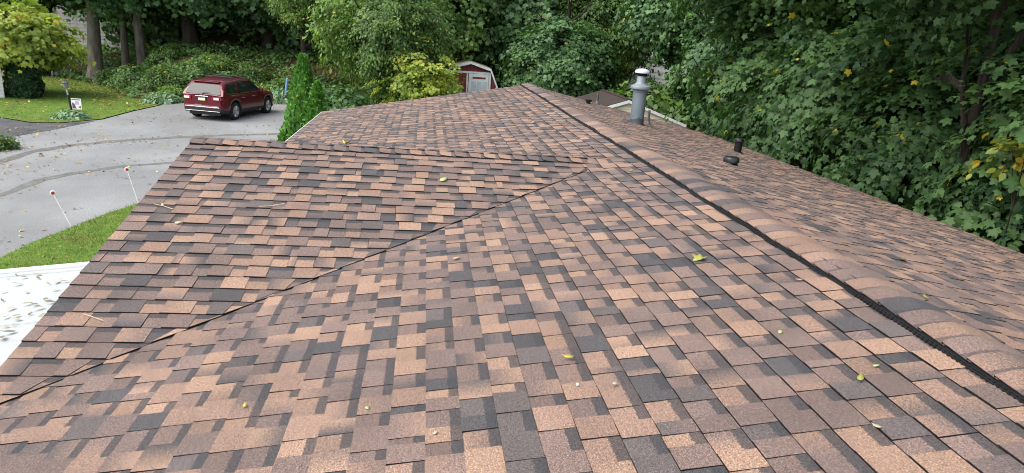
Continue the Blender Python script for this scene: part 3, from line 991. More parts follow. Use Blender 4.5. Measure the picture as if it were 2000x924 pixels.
M_STAKE = plain('white_fibreglass', (.75, .75, .73), .5)
def stake(base, top, label):
    b = onplane(base[0], base[1], GZ+.02); tp = at(top[0], top[1], b[1]-.02)
    e = thing('marker_stake', label, 'marker stake', b, 0, 'reflector stakes at the lawn edge')
    m = MB(); m.tube([b, tp], [.011, .009], 8); m.build('rod', M_STAKE, e)
    d = Vector((CAM[0]-tp[0], CAM[1]-tp[1], .6)).normalized()
    M = d.to_track_quat('Z', 'Y').to_matrix().to_4x4()
    m = MB(); m.lathe(tp, [(.045, -.012), (.055, -.006), (.055, .006), (.04, .010)], 20, M=M)
    rf = m.build('reflector', M_STAKE, e, smooth=True)
    m = MB(); m.lathe(tp, [(.034, .008), (.034, .015), (.02, .017)], 20, M=M)
    m.build('red_lens', plain('red_reflector', (.42, .012, .03), .25, .6), rf)
stake((139, 441), (103, 377), 'white stake with round red reflector, nearer one, leaning over the road')
stake((273, 404), (248, 331), 'white stake with round red reflector, its foot hidden behind the gable edge')

# lamp post in its flower bed
b = onplane(143, 226, GZ); tp = at(128, 166, b[1])
lp = thing('lamp_post', 'leaning black lamp post with lantern standing in a small hosta bed on the far lawn', 'lamp post', b)
bv, tv = Vector(b), Vector(tp)
mid = bv.lerp(tv, .68)
m = MB(); m.tube([bv - Vector((0, 0, .1)), mid], [.045, .042], 12); m.build('post', plain('lamp_black', (.012, .014, .014), .5), lp, smooth=True)
m = MB(); m.tube([mid, bv.lerp(tv, .90)], [.032, .032], 12); m.build('post_sleeve', plain('grey_sleeve', (.30, .31, .31), .5), lp, smooth=True)
ax_ = (tv-bv).normalized().to_track_quat('Z', 'Y').to_matrix().to_4x4()
lb = bv.lerp(tv, .90)
m = MB(); m.lathe(lb, [(.05, 0), (.085, .02), (.115, .20), (.118, .21)], 6, M=ax_)
ln = m.build('lantern', plain('smoky_lantern_glass', (.16, .175, .18), .2), lp)
m = MB(); m.lathe(lb, [(.135, .20), (.14, .215), (.06, .29), (.02, .30), (.015, .34)], 6, M=ax_)
m.build('lantern_cap', plain('lantern_grey', (.06, .065, .065), .5), ln)

b = onplane(152, 219, GZ)
ys_ = thing('yard_sign', 'small white picture sign on wire legs on the lawn beside the lamp post', 'sign', b)
m = MB()
M_WIRE = plain('galvanised_wire', (.4, .4, .4), .4, .5, .6)
for s in (-.16, .16):
    m = MB(); m.tube([(b[0]+s, b[1], GZ-.1), (b[0]+s, b[1], GZ+.5)], [.006]*2, 6); m.build('wire_leg', M_WIRE, ys_)
m = MB()
zz = GZ+.12
m.box(b[0]-.22, b[0]+.18, b[1]-.012, b[1]+.008, zz, zz+.46, 0)
m.box(b[0]-.20, b[0]+.16, b[1]-.014, b[1]-.0125, zz+.39, zz+.43, 1)
m.box(b[0]-.07, b[0]+.09, b[1]-.014, b[1]-.0125, zz+.20, zz+.35, 2)
m.prism([(b[0]-.19, b[1]-.0125, zz+.03), (b[0]-.02, b[1]-.0125, zz+.03), (b[0]-.10, b[1]-.0125, zz+.24), (b[0]-.19, b[1]-.0125, zz+.3)], (0, -.002, 0), 1)
m.prism([(b[0]+.15, b[1]-.0125, zz+.03), (b[0]+.15, b[1]-.0125, zz+.16), (b[0]+.03, b[1]-.0125, zz+.10)], (0, -.002, 0), 3)
m.build('board', [plain('sign_white', (.74, .72, .74), .5), plain('sign_plum', (.13, .06, .13), .5), plain('sign_lilac', (.46, .36, .50), .5), plain('sign_brown', (.2, .11, .09), .5)], ys_)

b = onplane(556, 193, GZ+.25); tp = at(561, 155, b[1])
mb = MB(); mb.tube([(b[0], b[1], GZ-.1), tuple(tp)], [.085, .07], 12); mb.lathe(tp, [(.07, -.02), (.06, .03), (.02, .06)], 12)
tag(mb.build('utility_marker', rough_mat('blue_plastic', (.10, .22, .42), (.16, .30, .52), 6, .5), smooth=True), 'thin blue utility post among the plants right of the car', 'post')

# chain link gate frame by the cream garage
M_GALV = plain('galvanised_pipe', (.42, .45, .46), .45, .5, .4)
e_b = onplane(140, 150, GZ)
gate = thing('chain_link_gate', 'grey pipe gate frame with dark mesh beside the cream garage', 'gate', e_b)
p0 = Vector(e_b); p1 = Vector(onplane(103, 150, GZ)); hh = at(138, 109, e_b[1])[2]
m = MB()
m.tube([p0, (p0.x, p0.y, hh)], [.05, .05], 10); m.tube([p1, (p1.x, p1.y, hh)], [.05, .05], 10)
m.tube([(p0.x, p0.y, hh-.02), (p1.x, p1.y, hh-.02)], [.04, .04], 10); m.tube([(p0.x, p0.y, GZ+.12), (p1.x, p1.y, GZ+.12)], [.03, .03], 8)
m.build('pipe_frame', M_GALV, gate, smooth=True)
m = MB(); nq = 26
for q in range(nq):
    for sgn in (-1, 1):
        u0 = q/nq; u1 = u0 + sgn*.35
        z1 = hh-.05
        if u1 < 0: z1 = GZ+.12 + (hh-.05-GZ-.12)*(u0/.35); u1 = 0
        if u1 > 1: z1 = GZ+.12 + (hh-.05-GZ-.12)*((1-u0)/.35); u1 = 1
        a = p0.lerp(p1, u0); c_ = p0.lerp(p1, u1)
        m.tube([(a.x, a.y, GZ+.12), (c_.x, c_.y, z1)], [.006, .006], 4, cap=False)
m.build('wire_mesh', plain('dark_wire', (.12, .13, .13), .5), gate)

#@@BUILDINGS
# ------------------------------------------------------------------ other buildings
M_ROOFD = rough_mat('dark_roof_shingle', (.032, .026, .024), (.068, .053, .048), 5, .95, .1, 0, 6, .6, 40, (1, 6, 1))
def lap_wall(m, a, b_, z0, z1, rows, top=None, mi=0):
    """lap siding from a to b_, top(u) clips the height for gables"""
    ax, ay = a; bx, by = b_
    L = math.hypot(bx-ax, by-ay); nx, ny = (by-ay)/L, -(bx-ax)/L
    K = 24 if top else 1
    for r in range(rows):
        za, zb = z0+(z1-z0)*r/rows, z0+(z1-z0)*(r+1)/rows
        for k in range(K):
            u0, u1 = k/K, (k+1)/K
            t0 = min(zb, top(u0)) if top else zb; t1 = min(zb, top(u1)) if top else zb
            if t0 <= za and t1 <= za: continue
            P = lambda u, z, o: (ax+(bx-ax)*u+nx*o, ay+(by-ay)*u+ny*o, z)
            m.poly([P(u0, min(za, t0), .02), P(u1, min(za, t1), .02), P(u1, t1, .0), P(u0, t0, .0)], mi)
            m.poly([P(u0, min(za, t0), .02), P(u1, min(za, t1), .02), P(u1, min(za, t1), .0), P(u0, min(za, t0), .0)], mi)

def gable_house(name, label, cat, cx, yf, half, depth, zbase, zeave, zapex, wallm, roofm, trimm, over=.25, rows=12, windows=(), rz=0.0, group=None):
    h = thing(name, label, cat, (cx, yf, zbase), 0, group)
    RM = Matrix.Translation((cx, yf, 0)) @ Matrix.Rotation(rz, 4, 'Z') @ Matrix.Translation((-cx, -yf, 0))
    m = MB()
    top = lambda u: zeave + (zapex-zeave)*(1-abs(2*u-1))
    lap_wall(m, (cx-half, yf), (cx+half, yf), zbase, zapex, rows, top)
    lap_wall(m, (cx+half, yf+depth), (cx-half, yf+depth), zbase, zapex, rows, top)
    lap_wall(m, (cx-half, yf+depth), (cx-half, yf), zbase, zeave, max(4, int(rows*.7)))
    lap_wall(m, (cx+half, yf), (cx+half, yf+depth), zbase, zeave, max(4, int(rows*.7)))
    m.v = [tuple(RM @ Vector(p)) for p in m.v]
    m.build('wall', wallm, h)
    sl = (zapex-zeave)/half
    ze = zeave - over*sl
    m = MB()
    for s in (-1, 1):
        m.prism([(cx+s*.002, yf-over, zapex+.10), (cx+s*.002, yf+depth+over, zapex+.10), (cx+s*(half+over), yf+depth+over, ze+.10), (cx+s*(half+over), yf-over, ze+.10)], (0, 0, -.06))
    m.box(cx-.10, cx+.10, yf-over-.004, yf+depth+over+.004, zapex+.085, zapex+.118)
    m.v = [tuple(RM @ Vector(p)) for p in m.v]
    m.build('roof', roofm, h)
    m = MB()
    for s in (-1, 1):
        m.prism([(cx+s*.004, yf-over-.03, zapex+.07), (cx+s*(half+over+.02), yf-over-.03, ze+.07), (cx+s*(half+over+.02), yf-over-.03, ze-.05), (cx+s*.004, yf-over-.03, zapex-.05)], (0, .025, 0))
    m.v = [tuple(RM @ Vector(p)) for p in m.v]
    m.build('rake_trim', trimm, h)
    for (x0, x1, z0, z1) in windows:
        m = MB(); m.box(cx+x0, cx+x1, yf-.04, yf+.02, z0, z1, 0); m.box(cx+x0+.07, cx+x1-.07, yf-.05, yf-.041, z0+.07, z1-.07, 1)
        m.v = [tuple(RM @ Vector(p)) for p in m.v]
        m.build('window', [trimm, M_GLASS], h)
    return h
ap = at(1231, 199, 28); ev = at(1342, 248, 28)
half = ev[0]-ap[0]-.08
gable_house('outbuilding', 'low outbuilding with dark shingle roof and cream gable behind the flue', 'outbuilding', ap[0], 28.25, half, 4.4, GZ-.3, ev[2]+.02, ap[2]-.02, M_SIDING, M_ROOFD, M_WHITE, rows=16, over=.08)
M_CREAM = rough_mat('pale_cream_wall', (.50, .42, .27), (.60, .51, .35), 3, .7)
M_TRIMB = rough_mat('weathered_fascia', (.22, .19, .15), (.32, .28, .23), 5, .8)
g1 = at(99, 148, 45); gx = at(101, 92, 45)
gable_house('garage', 'pale cream garage partly hidden behind the yellowing maple', 'garage', g1[0]-4.6, 45, 2.6, 6, GZ-.3, gx[2]+.1, gx[2]+1.15, M_CREAM, M_ROOFD, M_TRIMB, rows=10, rz=R_(24))
M_GREYS = rough_mat('grey_lap_siding', (.27, .26, .245), (.35, .34, .32), 3, .7)
c0 = at(385, 80, 58)
gable_house('house', 'grey sided house half hidden by the trunks above the ivy bank', 'house', c0[0]-4.5, 58, 7.5, 8, H(c0[0]-4, 58)-1.2, at(385, 20, 58)[2], at(385, -40, 58)[2], M_GREYS, M_ROOFD, M_WHITE, rows=26, windows=((2.4, 3.4, at(300, 95, 58)[2], at(300, 62, 58)[2]),))
c0 = at(215, 100, 70)
gable_house('house', 'low house with a dark grey roof seen beyond the cream garage', 'house', c0[0], 70, 4, 16, H(c0[0], 66)-1, at(130, 78, 66)[2], at(130, 45, 66)[2], M_CREAM, rough_mat('grey_roof_shingle', (.13, .13, .135), (.2, .2, .2), 5, .9), M_WHITE, rows=14, rz=R_(90))
M_PALEW = rough_mat('white_lap_siding', (.66, .65, .64), (.76, .75, .74), 3, .6)
for (px, half, lab) in ((1015, 4.0, 'white house showing through gaps in the dark trees past the ridge end'), (1300, 4.2, 'pale house glimpsed through the maple leaves above the flue')):
    YH = 53 if px < 1100 else 47
    c0 = at(px, 90, YH)
    gable_house('house', lab, 'house', c0[0], YH, half, 8, H(c0[0], YH)-1, at(px, 40, YH)[2], at(px, -5, YH)[2], M_PALEW, M_ROOFD, M_WHITE, rows=18, windows=((-2.2, -1.2, at(px, 100, YH)[2], at(px, 70, YH)[2]), (1.0, 2.0, at(px, 100, YH)[2], at(px, 70, YH)[2])))
# white house corner at the left edge
c0 = onplane(9, 192, GZ)
wh = thing('house', 'white sided house corner beside the clipped evergreen at the lawn', 'house', (c0[0]-3, c0[1]+2, GZ))
RW = Matrix.Translation(Vector(c0)) @ Matrix.Rotation(R_(34), 4, 'Z') @ Matrix.Translation(-Vector(c0))
m = MB(); lap_wall(m, (c0[0]-8, c0[1]), (c0[0], c0[1]), GZ-.1, GZ+2.6, 17); lap_wall(m, (c0[0], c0[1]), (c0[0], c0[1]+6), GZ-.1, GZ+2.6, 17); m.v = [tuple(RW @ Vector(q)) for q in m.v]; m.build('wall', M_PALEW, wh)
m = MB(); m.prism([(c0[0]-8.3, c0[1]-.3, GZ+2.6), (c0[0]+.3, c0[1]-.3, GZ+2.6), (c0[0]+.3, c0[1]+3, GZ+3.5), (c0[0]-8.3, c0[1]+3, GZ+3.5)], (0, 0, .08)); m.prism([(c0[0]-8.3, c0[1]+6.3, GZ+2.6), (c0[0]+.3, c0[1]+6.3, GZ+2.6), (c0[0]+.3, c0[1]+3.002, GZ+3.5), (c0[0]-8.3, c0[1]+3.002, GZ+3.5)], (0, 0, .08)); m.v = [tuple(RW @ Vector(q)) for q in m.v]; m.build('roof', M_ROOFD, wh)

# red gambrel garden shed
YS = 38.0
ap = at(920, 122, YS)
sx0, sz0 = ap[0], ap[2]
zb = GZ - .1
KN, EV = (1.09, -.31), (1.50, -1.33)
t = NT('barn_red_boards')
c = t.ramp(t.tex(3, 5, .6, stretch=(1, 1, .3)), [(.3, (.15, .026, .024)), (.7, (.235, .045, .040))])
ob = t.n('ShaderNodeTexCoord').outputs['Object']
wv_ = t.n('ShaderNodeTexWave'); wv_.inputs['Scale'].default_value = 1.6; wv_.bands_direction = 'X'; t.l(ob, wv_.inputs[0])
c = t.mix(t.ramp(wv_.outputs[1], [(.02, .75), (.10, 0.0)]), c, (.05, .01, .01))
t.set(c, .7, .3)
M_BARN = t.mat
M_SHW = rough_mat('faded_white_paint', (.60, .62, .64), (.78, .79, .80), 4, .6, .3, 0, 5)
shed = thing('garden_shed', 'red gambrel garden shed with white trim and white door past the roof end', 'shed', (sx0, YS+1.5, GZ))
outl = [(-EV[0]+.06, zb), (-EV[0]+.06, sz0+EV[1]), (-KN[0]+.03, sz0+KN[1]-.03), (0, sz0-.05), (KN[0]-.03, sz0+KN[1]-.03), (EV[0]-.06, sz0+EV[1]), (EV[0]-.06, zb)]
m = MB(); m.prism([(sx0+x, YS, z) for x, z in outl], (0, 3.0, 0)); m.build('wall', M_BARN, shed)
prof = [(-EV[0]-.05, sz0+EV[1]-.05), (-KN[0], sz0+KN[1]), (0, sz0), (KN[0], sz0+KN[1]), (EV[0]+.05, sz0+EV[1]-.05)]
m = MB()
for (x0, z0), (x1, z1) in zip(prof[:-1], prof[1:]):
    m.prism([(sx0+x0, YS-.12, z0), (sx0+x1, YS-.12, z1), (sx0+x1, YS+3.12, z1), (sx0+x0, YS+3.12, z0)], (0, 0, .045))
m.build('roof', rough_mat('mossy_shed_roof', (.16, .145, .11), (.32, .28, .20), 4, .9, .1, 0, 5), shed)
m = MB()
for (x0, z0), (x1, z1) in zip(prof[:-1], prof[1:]):
    m.prism([(sx0+x0, YS-.15, z0+.045), (sx0+x1, YS-.15, z1+.045), (sx0+x1*.97, YS-.15, z1-.075), (sx0+x0*.97, YS-.15, z0-.075)], (0, .028, 0))
m.build('rake_trim', M_SHW, shed)
for s in (-1, 1):
    m = MB(); m.box(sx0+s*1.40-.05, sx0+s*1.40+.05, YS-.03, YS-.002, zb, sz0-1.25); m.build('corner_board', M_SHW, shed)
DT = sz0-.56; DB = GZ+.05
m = MB(); m.box(sx0-1.12, sx0+1.10, YS-.045, YS-.002, DT, DT+.10); m.box(sx0-1.12, sx0-1.03, YS-.045, YS-.002, DB, DT); m.box(sx0+1.0, sx0+1.10, YS-.045, YS-.002, DB, DT); m.build('door_frame', M_SHW, shed)
# left leaf: red boards in a white frame with a brace; right leaf: white with a red slot
d1 = MB(); d1.box(sx0-1.02, sx0-.12, YS-.03, YS-.003, DB, DT-.01); left = d1.build('door', M_BARN, shed)
m = MB(); m.box(sx0-1.02, sx0-.95, YS-.05, YS-.031, DB, DT-.01); m.box(sx0-.20, sx0-.12, YS-.05, YS-.031, DB, DT-.01); m.box(sx0-.95, sx0-.20, YS-.05, YS-.031, DT-1.12, DT-1.03)
m.prism([(sx0-.95, YS-.05, DT-1.50), (sx0-.86, YS-.05, DT-1.50), (sx0-.22, YS-.05, DT-1.14), (sx0-.31, YS-.05, DT-1.14)], (0, .018, 0)); m.build('door_brace', M_SHW, left)
d2 = MB(); d2.box(sx0-.08, sx0+.98, YS-.045, YS-.003, DB, DT-.01); right = d2.build('door', M_SHW, shed)
m = MB(); m.box(sx0+.12, sx0+.82, YS-.052, YS-.046, DT-.27, DT-.17); m.build('door_slot', M_BARN, right)
m = MB()
for q in range(3): m.box(sx0+.06+q*.30, sx0+.32+q*.30, YS-.052, YS-.046, DT-1.0, DT-.40)
m.build('door_panel', rough_mat('pale_blue_grey_panel', (.48, .53, .57), (.58, .62, .66), 5, .5), right)
#@@PLANTS
# ------------------------------------------------------------------ crowns and trunks shared by the trees
rng0 = np.random.default_rng(3)
def crown(name, mat, rad, M, per, crad, size, tmpl, seed, **k):
    rng = np.random.default_rng(seed)
    pk = {q: k.pop(q) for q in ('shell', 'lump', 'lowcut', 'gap') if q in k}
    cl = clump_points(rng, M, rad, **pk)
    return foliage(name, mat, cl, per, crad, size, tmpl, seed, **k)
CR_DEEP = crown('deep_crown', L_DEEP, (4.2, 4.2, 4.0), 620, 46, .75, .25, STAR, 11, shell=.45, gap=.35)
CR_DEEP2 = crown('deep_crown_open', L_DEEP, (4.4, 4.0, 3.6), 520, 46, .85, .25, STAR, 12, shell=.4, gap=.25)
CR_MID = crown('mid_crown', L_MID, (4.0, 4.0, 4.0), 620, 44, .70, .22, STAR, 13, shell=.5, droop=.7, gap=.4)
CR_LIGHT = crown('light_crown', L_LIGHT, (3.6, 3.6, 3.8), 520, 46, .62, .24, OVAL, 14, shell=.55, droop=.9, gap=.3)
CR_FINE = crown('fine_crown', L_MID, (3.4, 3.4, 3.6), 700, 60, .55, .17, OVAL, 15, shell=.5, droop=1.0, flat=.45)
CR_YELLOW = crown('yellow_crown', L_YELLOW, (2.6, 2.6, 2.2), 210, 46, .52, .19, STAR, 16, shell=.4, gap=.15, lump=.55)
CR_YELLOW2 = crown('spreading_yellow_crown', L_YELLOW, (2.1, 2.1, 1.5), 190, 46, .50, .19, STAR, 18, shell=.5, gap=.2, droop=.6)
CR_NEAR = [crown('maple_crown', L_MAPLE, (1.7, 2.0, 2.1), 215, 74, .46, .104, MAPLE, 20+q, shell=.40, lump=.5, up=1.0, out=.45, jit=.40, droop=.6, flat=.14, gap=.24) for q in range(3)]
CR_HIGH = [crown('tall_maple_crown', L_MAPLE, (3.6, 3.6, 3.0), 380, 56, .58, .118, MAPLE, 30+q, shell=.35, lump=.3, up=.8, out=.5, jit=.4, droop=.55, flat=.22, gap=.3) for q in range(2)]
TR_BIG = trunk_mesh('big_trunk', 7.5, .42, M_BARK, 1, (.3, .1), 6, 2.6, 2.4, .45)
TR_DARK = trunk_mesh('dark_trunk', 7.0, .40, M_DBARK, 2, (-.3, .1), 6, 2.6, 2.4, .40)
TR_MED = trunk_mesh('medium_trunk', 6.0, .17, M_DBARK, 3, (.2, .2), 6, 1.9, 1.6, .35)
TR_SAP = trunk_mesh('sapling_trunk', 3.6, .055, M_DBARK, 4, (.2, -.1), 13, 1.65, .75, .2)
TR_PALE = trunk_mesh('pale_trunk', 9.0, .17, M_LBARK, 5, (-.35, .1), 6, 2.2, 2.0, .5)

def plant_tree(name, label, px, Y, zc, crown_me, trunk_me, s=1.0, sz=None, rz=0.0, group=None, x=None, tr=1.0, ts=None):
    if x is None: x = at(px, 150, Y)[0]
    zb = H(x, Y)
    e = thing(name, label, 'tree', (x, Y, zb), rz, group)
    tk = link('trunk', trunk_me, e); tk.matrix_parent_inverse = Matrix.Identity(4)
    tk.scale = (tr, tr, (ts or 1.0))
    cr = link('crown', crown_me, e); cr.matrix_parent_inverse = Matrix.Identity(4)
    cr.location = (0, 0, zc - zb); cr.scale = (s, s, sz or s)
    return e
G1 = 'big trees above the ivy bank'
plant_tree('maple_tree', 'thick pale grey trunk standing clear at the top of the far lawn', 184, 46, 4.6, CR_DEEP, TR_BIG, 1.05, .9, .3, G1, tr=1.05, ts=1.1)
plant_tree('maple_tree', 'dark forked tree behind the cream garage', 108, 49, 4.6, CR_MID, TR_DARK, 1.1, .95, 1.9, G1, ts=1.1)
plant_tree('maple_tree', 'slimmer left one of the twin grey trunks rising from the ivy', 250, 49, 4.4, CR_DEEP2, TR_BIG, .95, .9, 2.2, G1, tr=.62)
plant_tree('maple_tree', 'right one of the twin grey trunks rising from the ivy', 281, 47, 4.7, CR_DEEP, TR_BIG, .95, .85, 4.0, G1, tr=.72)
plant_tree('maple_tree', 'broad dark trunk in front of the grey sided house behind the car', 375, 48, 4.6, CR_DEEP2, TR_DARK, 1.15, .95, .8, G1, tr=1.25)
plant_tree('maple_tree', 'dark trunk standing on the bare leaf-strewn slope behind the arborvitae', 527, 50, 4.2, CR_DEEP, TR_DARK, 1.15, 1.0, 3.1, G1)
plant_tree('maple_tree', 'dense dark crown closing the wood between bank and light green tree', 640, 52, 2.2, CR_DEEP2, TR_DARK, 1.2, 1.2, 5.1, G1)
G2 = 'trees of the wood past the roof'
for (lab, px, Y, zc, cm, s, rz) in (
    ('light green drooping tree just right of the arborvitae', 742, 37, .9, CR_LIGHT, .80, .4),
    ('slender light green tree whose branches hang above the arborvitae', 597, 43, 2.6, CR_LIGHT, .50, 2.9),
    ('mid green tree rising left of the yellow bush', 768, 34.5, .6, CR_FINE, .74, 1.3),
    ('light green tree standing behind the red shed left side', 850, 43, 2.6, CR_MID, 1.0, 2.4),
    ('dark green tree overhanging the red shed roof', 965, 47, 2.0, CR_DEEP, 1.1, .9),
    ('dark tree with white house gaps straight past the ridge end', 1040, 46, 1.2, CR_DEEP2, 1.1, 3.3),
    ('feathery lighter green tree left of the flue cap', 1160, 44, 1.6, CR_FINE, 1.05, 4.4),
    ('low dark evergreen looking tree right behind the ridge end', 1090, 39, -.9, CR_DEEP, .72, 5.3),
    ('tall green tree filling the gap left of the flue', 1110, 52, 4.4, CR_MID, 1.2, 1.1),
    ('leafy maple behind the flue and outbuilding', 1350, 37, 3.0, CR_DEEP2, .85, 2.0)):
    plant_tree('leafy_tree', lab, px, Y, zc, cm, TR_MED, s, None, rz, G2, tr=1.2, ts=1.1)
plant_tree('yellowing_tree', 'small yellowing tree with branches across the red shed left side', 826, 33.0, -1.2, CR_YELLOW, TR_SAP, .66, .58, .5)
plant_tree('yellowing_tree', 'yellow green maple overhanging the clipped evergreen and white house', 36, 37.3, -.65, CR_YELLOW2, TR_SAP, 1.12, 1.05, 1.5)
# second and third rank: the wood behind
rr = random.Random(5)
G3 = 'far trees closing the wood'
k = 0
for px in range(-60, 2100, 105):
    Y = 58 + 14*rr.random()
    if px > 1500: Y -= 14
    x = at(px, 60, Y)[0]
    z0 = H(x, Y)
    cm = (CR_DEEP, CR_DEEP2, CR_MID, CR_DEEP2)[k % 4]
    plant_tree('woodland_tree', 'tree of the far wood, only its leaves visible between nearer trees', None, Y, max(z0+4.0, 2.2)+rr.random()*2, cm, TR_MED, 1.35+.3*rr.random(), 1.35, rr.random()*6, G3, x=x, tr=1.6, ts=1.3)
    k += 1
# right side: maple saplings leaning against the eave
G4 = 'maple saplings along the rear eave'
labs = ['maple sapling nearest the camera, its leaves at the bottom right of the wood', 'maple sapling with a single yellow leaf low over the eave', 'broad maple sapling in the middle of the rear eave', 'maple sapling rising behind the two black roof vents', 'maple sapling past the black vents towards the flue', 'maple sapling touching the outbuilding roof corner', 'maple sapling behind the outbuilding gable', 'second maple sapling up the slope behind the nearest one', 'bushy maple sapling up the slope under the knotted trunk', 'maple sapling up the slope under the pale trunk', 'maple sapling up the slope left of the pale trunk']
for i, (x, y, zc, s, sz) in enumerate([(6.9, 3.4, -1.5, .90, .90), (6.9, 6.0, -1.05, .95, .95), (7.0, 8.7, -.55, 1.05, 1.1), (7.0, 11.6, -.15, 1.1, 1.15), (7.2, 14.8, .15, 1.15, 1.3), (7.6, 18.4, .3, 1.25, 1.35), (9.9, 23.4, .5, 1.4, 1.5),
                                      (9.2, 5.0, -.9, 1.05, 1.0), (9.8, 8.2, -.1, 1.15, 1.1), (10.3, 12.2, 1.1, 1.3, 1.3), (10.6, 16.5, 1.6, 1.45, 1.45)]):
    plant_tree('maple_sapling', labs[i], None, y, zc, CR_NEAR[i % 3], TR_SAP, s, sz, i*1.37, G4, x=x, tr=1.2, ts=.95)
G5 = 'tall maples shading the rear of the house'
for (lab, px, Y, zc, s, tm, tr, rz) in (
    ('tall maple with a knot hole and a leaning limb at the right edge', 1925, 9.6, 4.2, .9, TR_DARK, .26, .6),
    ('tall maple with a pale straight trunk showing above the saplings', 1702, 15.5, 5.0, 1.0, TR_PALE, .85, 2.2),
    ('tall maple with a thin dark trunk beside the bright gap in the leaves', 1500, 20.5, 4.4, 1.05, TR_MED, .9, 3.4),
    ('tall maple whose leaves hang over the outbuilding', 1400, 25, 4.6, .85, TR_MED, 1.0, 4.7),
    ('tall maple deep in the wood between pale and knotted trunks', 1800, 19, 4.0, 1.1, TR_DARK, .6, 5.5),
    ('tall maple deep in the wood right of the knotted trunk', 2010, 15, 3.4, 1.0, TR_DARK, .5, 1.0)):
    plant_tree('maple_tree', lab, px, Y, zc, CR_HIGH[int(rz) % 2], tm, s, s*.95, rz, G5, tr=tr, ts=1.15)
# thick dark understorey up the slope
G6 = 'understorey trees up the slope'
for i, (x, y) in enumerate([(13, 6), (14.5, 10), (15.5, 14.5), (15, 19.5), (14, 25), (19, 9), (20, 15), (20, 22), (18, 29), (24, 13), (25, 20), (26, 28), (13, 33), (21, 37)]):
    plant_tree('understorey_tree', 'understorey tree in the shade up the slope, partly hidden by the maples', None, y, H(x, y)+2.6, (CR_DEEP, CR_DEEP2)[i % 2], TR_MED, .62+.2*rr.random(), .75, i*1.1, G6, x=x)

# yellow-green oval leaved branch at the right edge
p = at(1990, 305, 8.0)
rng = np.random.default_rng(91)
cl = rng.normal(size=(16, 3))*np.array([.22, .22, .16])
me = foliage('oval_crown', leaf_mat('yellow_green_oval_leaves', (.10, .16, .03), (.33, .36, .05), (.55, .36, .04), .72, .35), cl, 10, .20, .12, OVAL, 92, up=.8, out=.4, jit=.35, droop=.4)
e = thing('sapling', 'young sapling with yellow and pale green oval leaves at the right edge', 'sapling', (p[0]+.1, p[1], H(p[0], p[1])))
cr = link('crown', me, e); cr.matrix_parent_inverse = Matrix.Identity(4); cr.location = (-.05, 0, p[2]-H(p[0], p[1]))
m = MB(); zz = p[2]-H(p[0], p[1])
m.tube([(0, 0, -.1), (.05, .03, zz*.5), (0, 0, zz)], [.02, .015, .006], 8)
for q in range(5):
    a = q*1.3; m.tube([(.02, .01, zz*.8), (.15*math.cos(a), .15*math.sin(a), zz+.02), (.32*math.cos(a), .32*math.sin(a), zz+.05)], [.007, .005, .003], 6)
tk = link('trunk', m.mesh('sapling_stem', M_DBARK, True), e); tk.matrix_parent_inverse = Matrix.Identity(4)

# ------------------------------------------------------------------ evergreens
def cone_crown(name, mat, h, r, n, seed, size=.10, power=.8, belly=.0):
    rng = np.random.default_rng(seed)
    u = rng.random(n)**1.25
    a = rng.random(n)*2*PI
    prof = r*(1-u)**power*(1-.28*np.exp(-u*14)) + .02
    lump = np.array([1+.42*nz(math.cos(q)*1.6+seed, math.sin(q)*1.6, w*6.0)*.45+.16*nz(math.cos(q)*5, math.sin(q)*5+seed, w*16) for q, w in zip(a, u)])
    rr_ = prof*lump*(.72+.30*rng.random(n)**.5)
    pos = np.stack([np.cos(a)*rr_, np.sin(a)*rr_, u*h], 1)
    o = np.stack([np.cos(a), np.sin(a), np.full(n, .25)], 1)
    nrm = o + rng.normal(size=(n, 3))*.65
    tip = o*.45 + np.array([0, 0, 1.0]) + rng.normal(size=(n, 3))*.3
    cr = np.array([.5+.8*nz(math.cos(q)*3+seed, math.sin(q)*3, w*9.0) for q, w in zip(a, u)])
    return leaf_mesh(name, pos, nrm, tip, size*(.6+.8*rng.random(n)), OVAL, mat, np.clip(cr, 0, 1), rng.random(n))
def evergreen(name, label, cat, loc, h, r, n, seed, mat, size, power, group=None):
    e = thing(name, label, cat, loc, 0, group)
    c_ = link('crown', cone_crown(name+'_crown', mat, h, r, n, seed, size, power), e); c_.matrix_parent_inverse = Matrix.Identity(4)
    m = MB(); m.tube([(0, 0, -.1), (0, 0, h*.93)], [.06, .012], 8)
    tk = link('trunk', m.mesh(name+'_trunk', M_DBARK), e); tk.matrix_parent_inverse = Matrix.Identity(4)
ta = at(594, 107, 17.2)
evergreen('arborvitae', 'tall bright green arborvitae spire at the far left roof corner', 'arborvitae', (ta[0]-.03, 17.2, GZ), ta[2]-GZ-.08, .86, 24000, 5, L_CEDAR, .105, .86, 'arborvitae at the roof corner')
tb = at(619, 162, 16.75)
evergreen('arborvitae', 'shorter arborvitae tucked against the tall spire', 'arborvitae', (tb[0], 16.75, GZ), tb[2]-GZ-.05, .50, 13000, 8, L_CEDAR, .105, .75, 'arborvitae at the roof corner')
p = onplane(37, 193, GZ); tp = at(38, 104, p[1])
evergreen('clipped_evergreen', 'dark clipped evergreen at the white house corner under the yellowing maple', 'shrub', (p[0], p[1]+.6, GZ), tp[2]-GZ+.2, .78, 12000, 14, L_YEW, .12, .42)

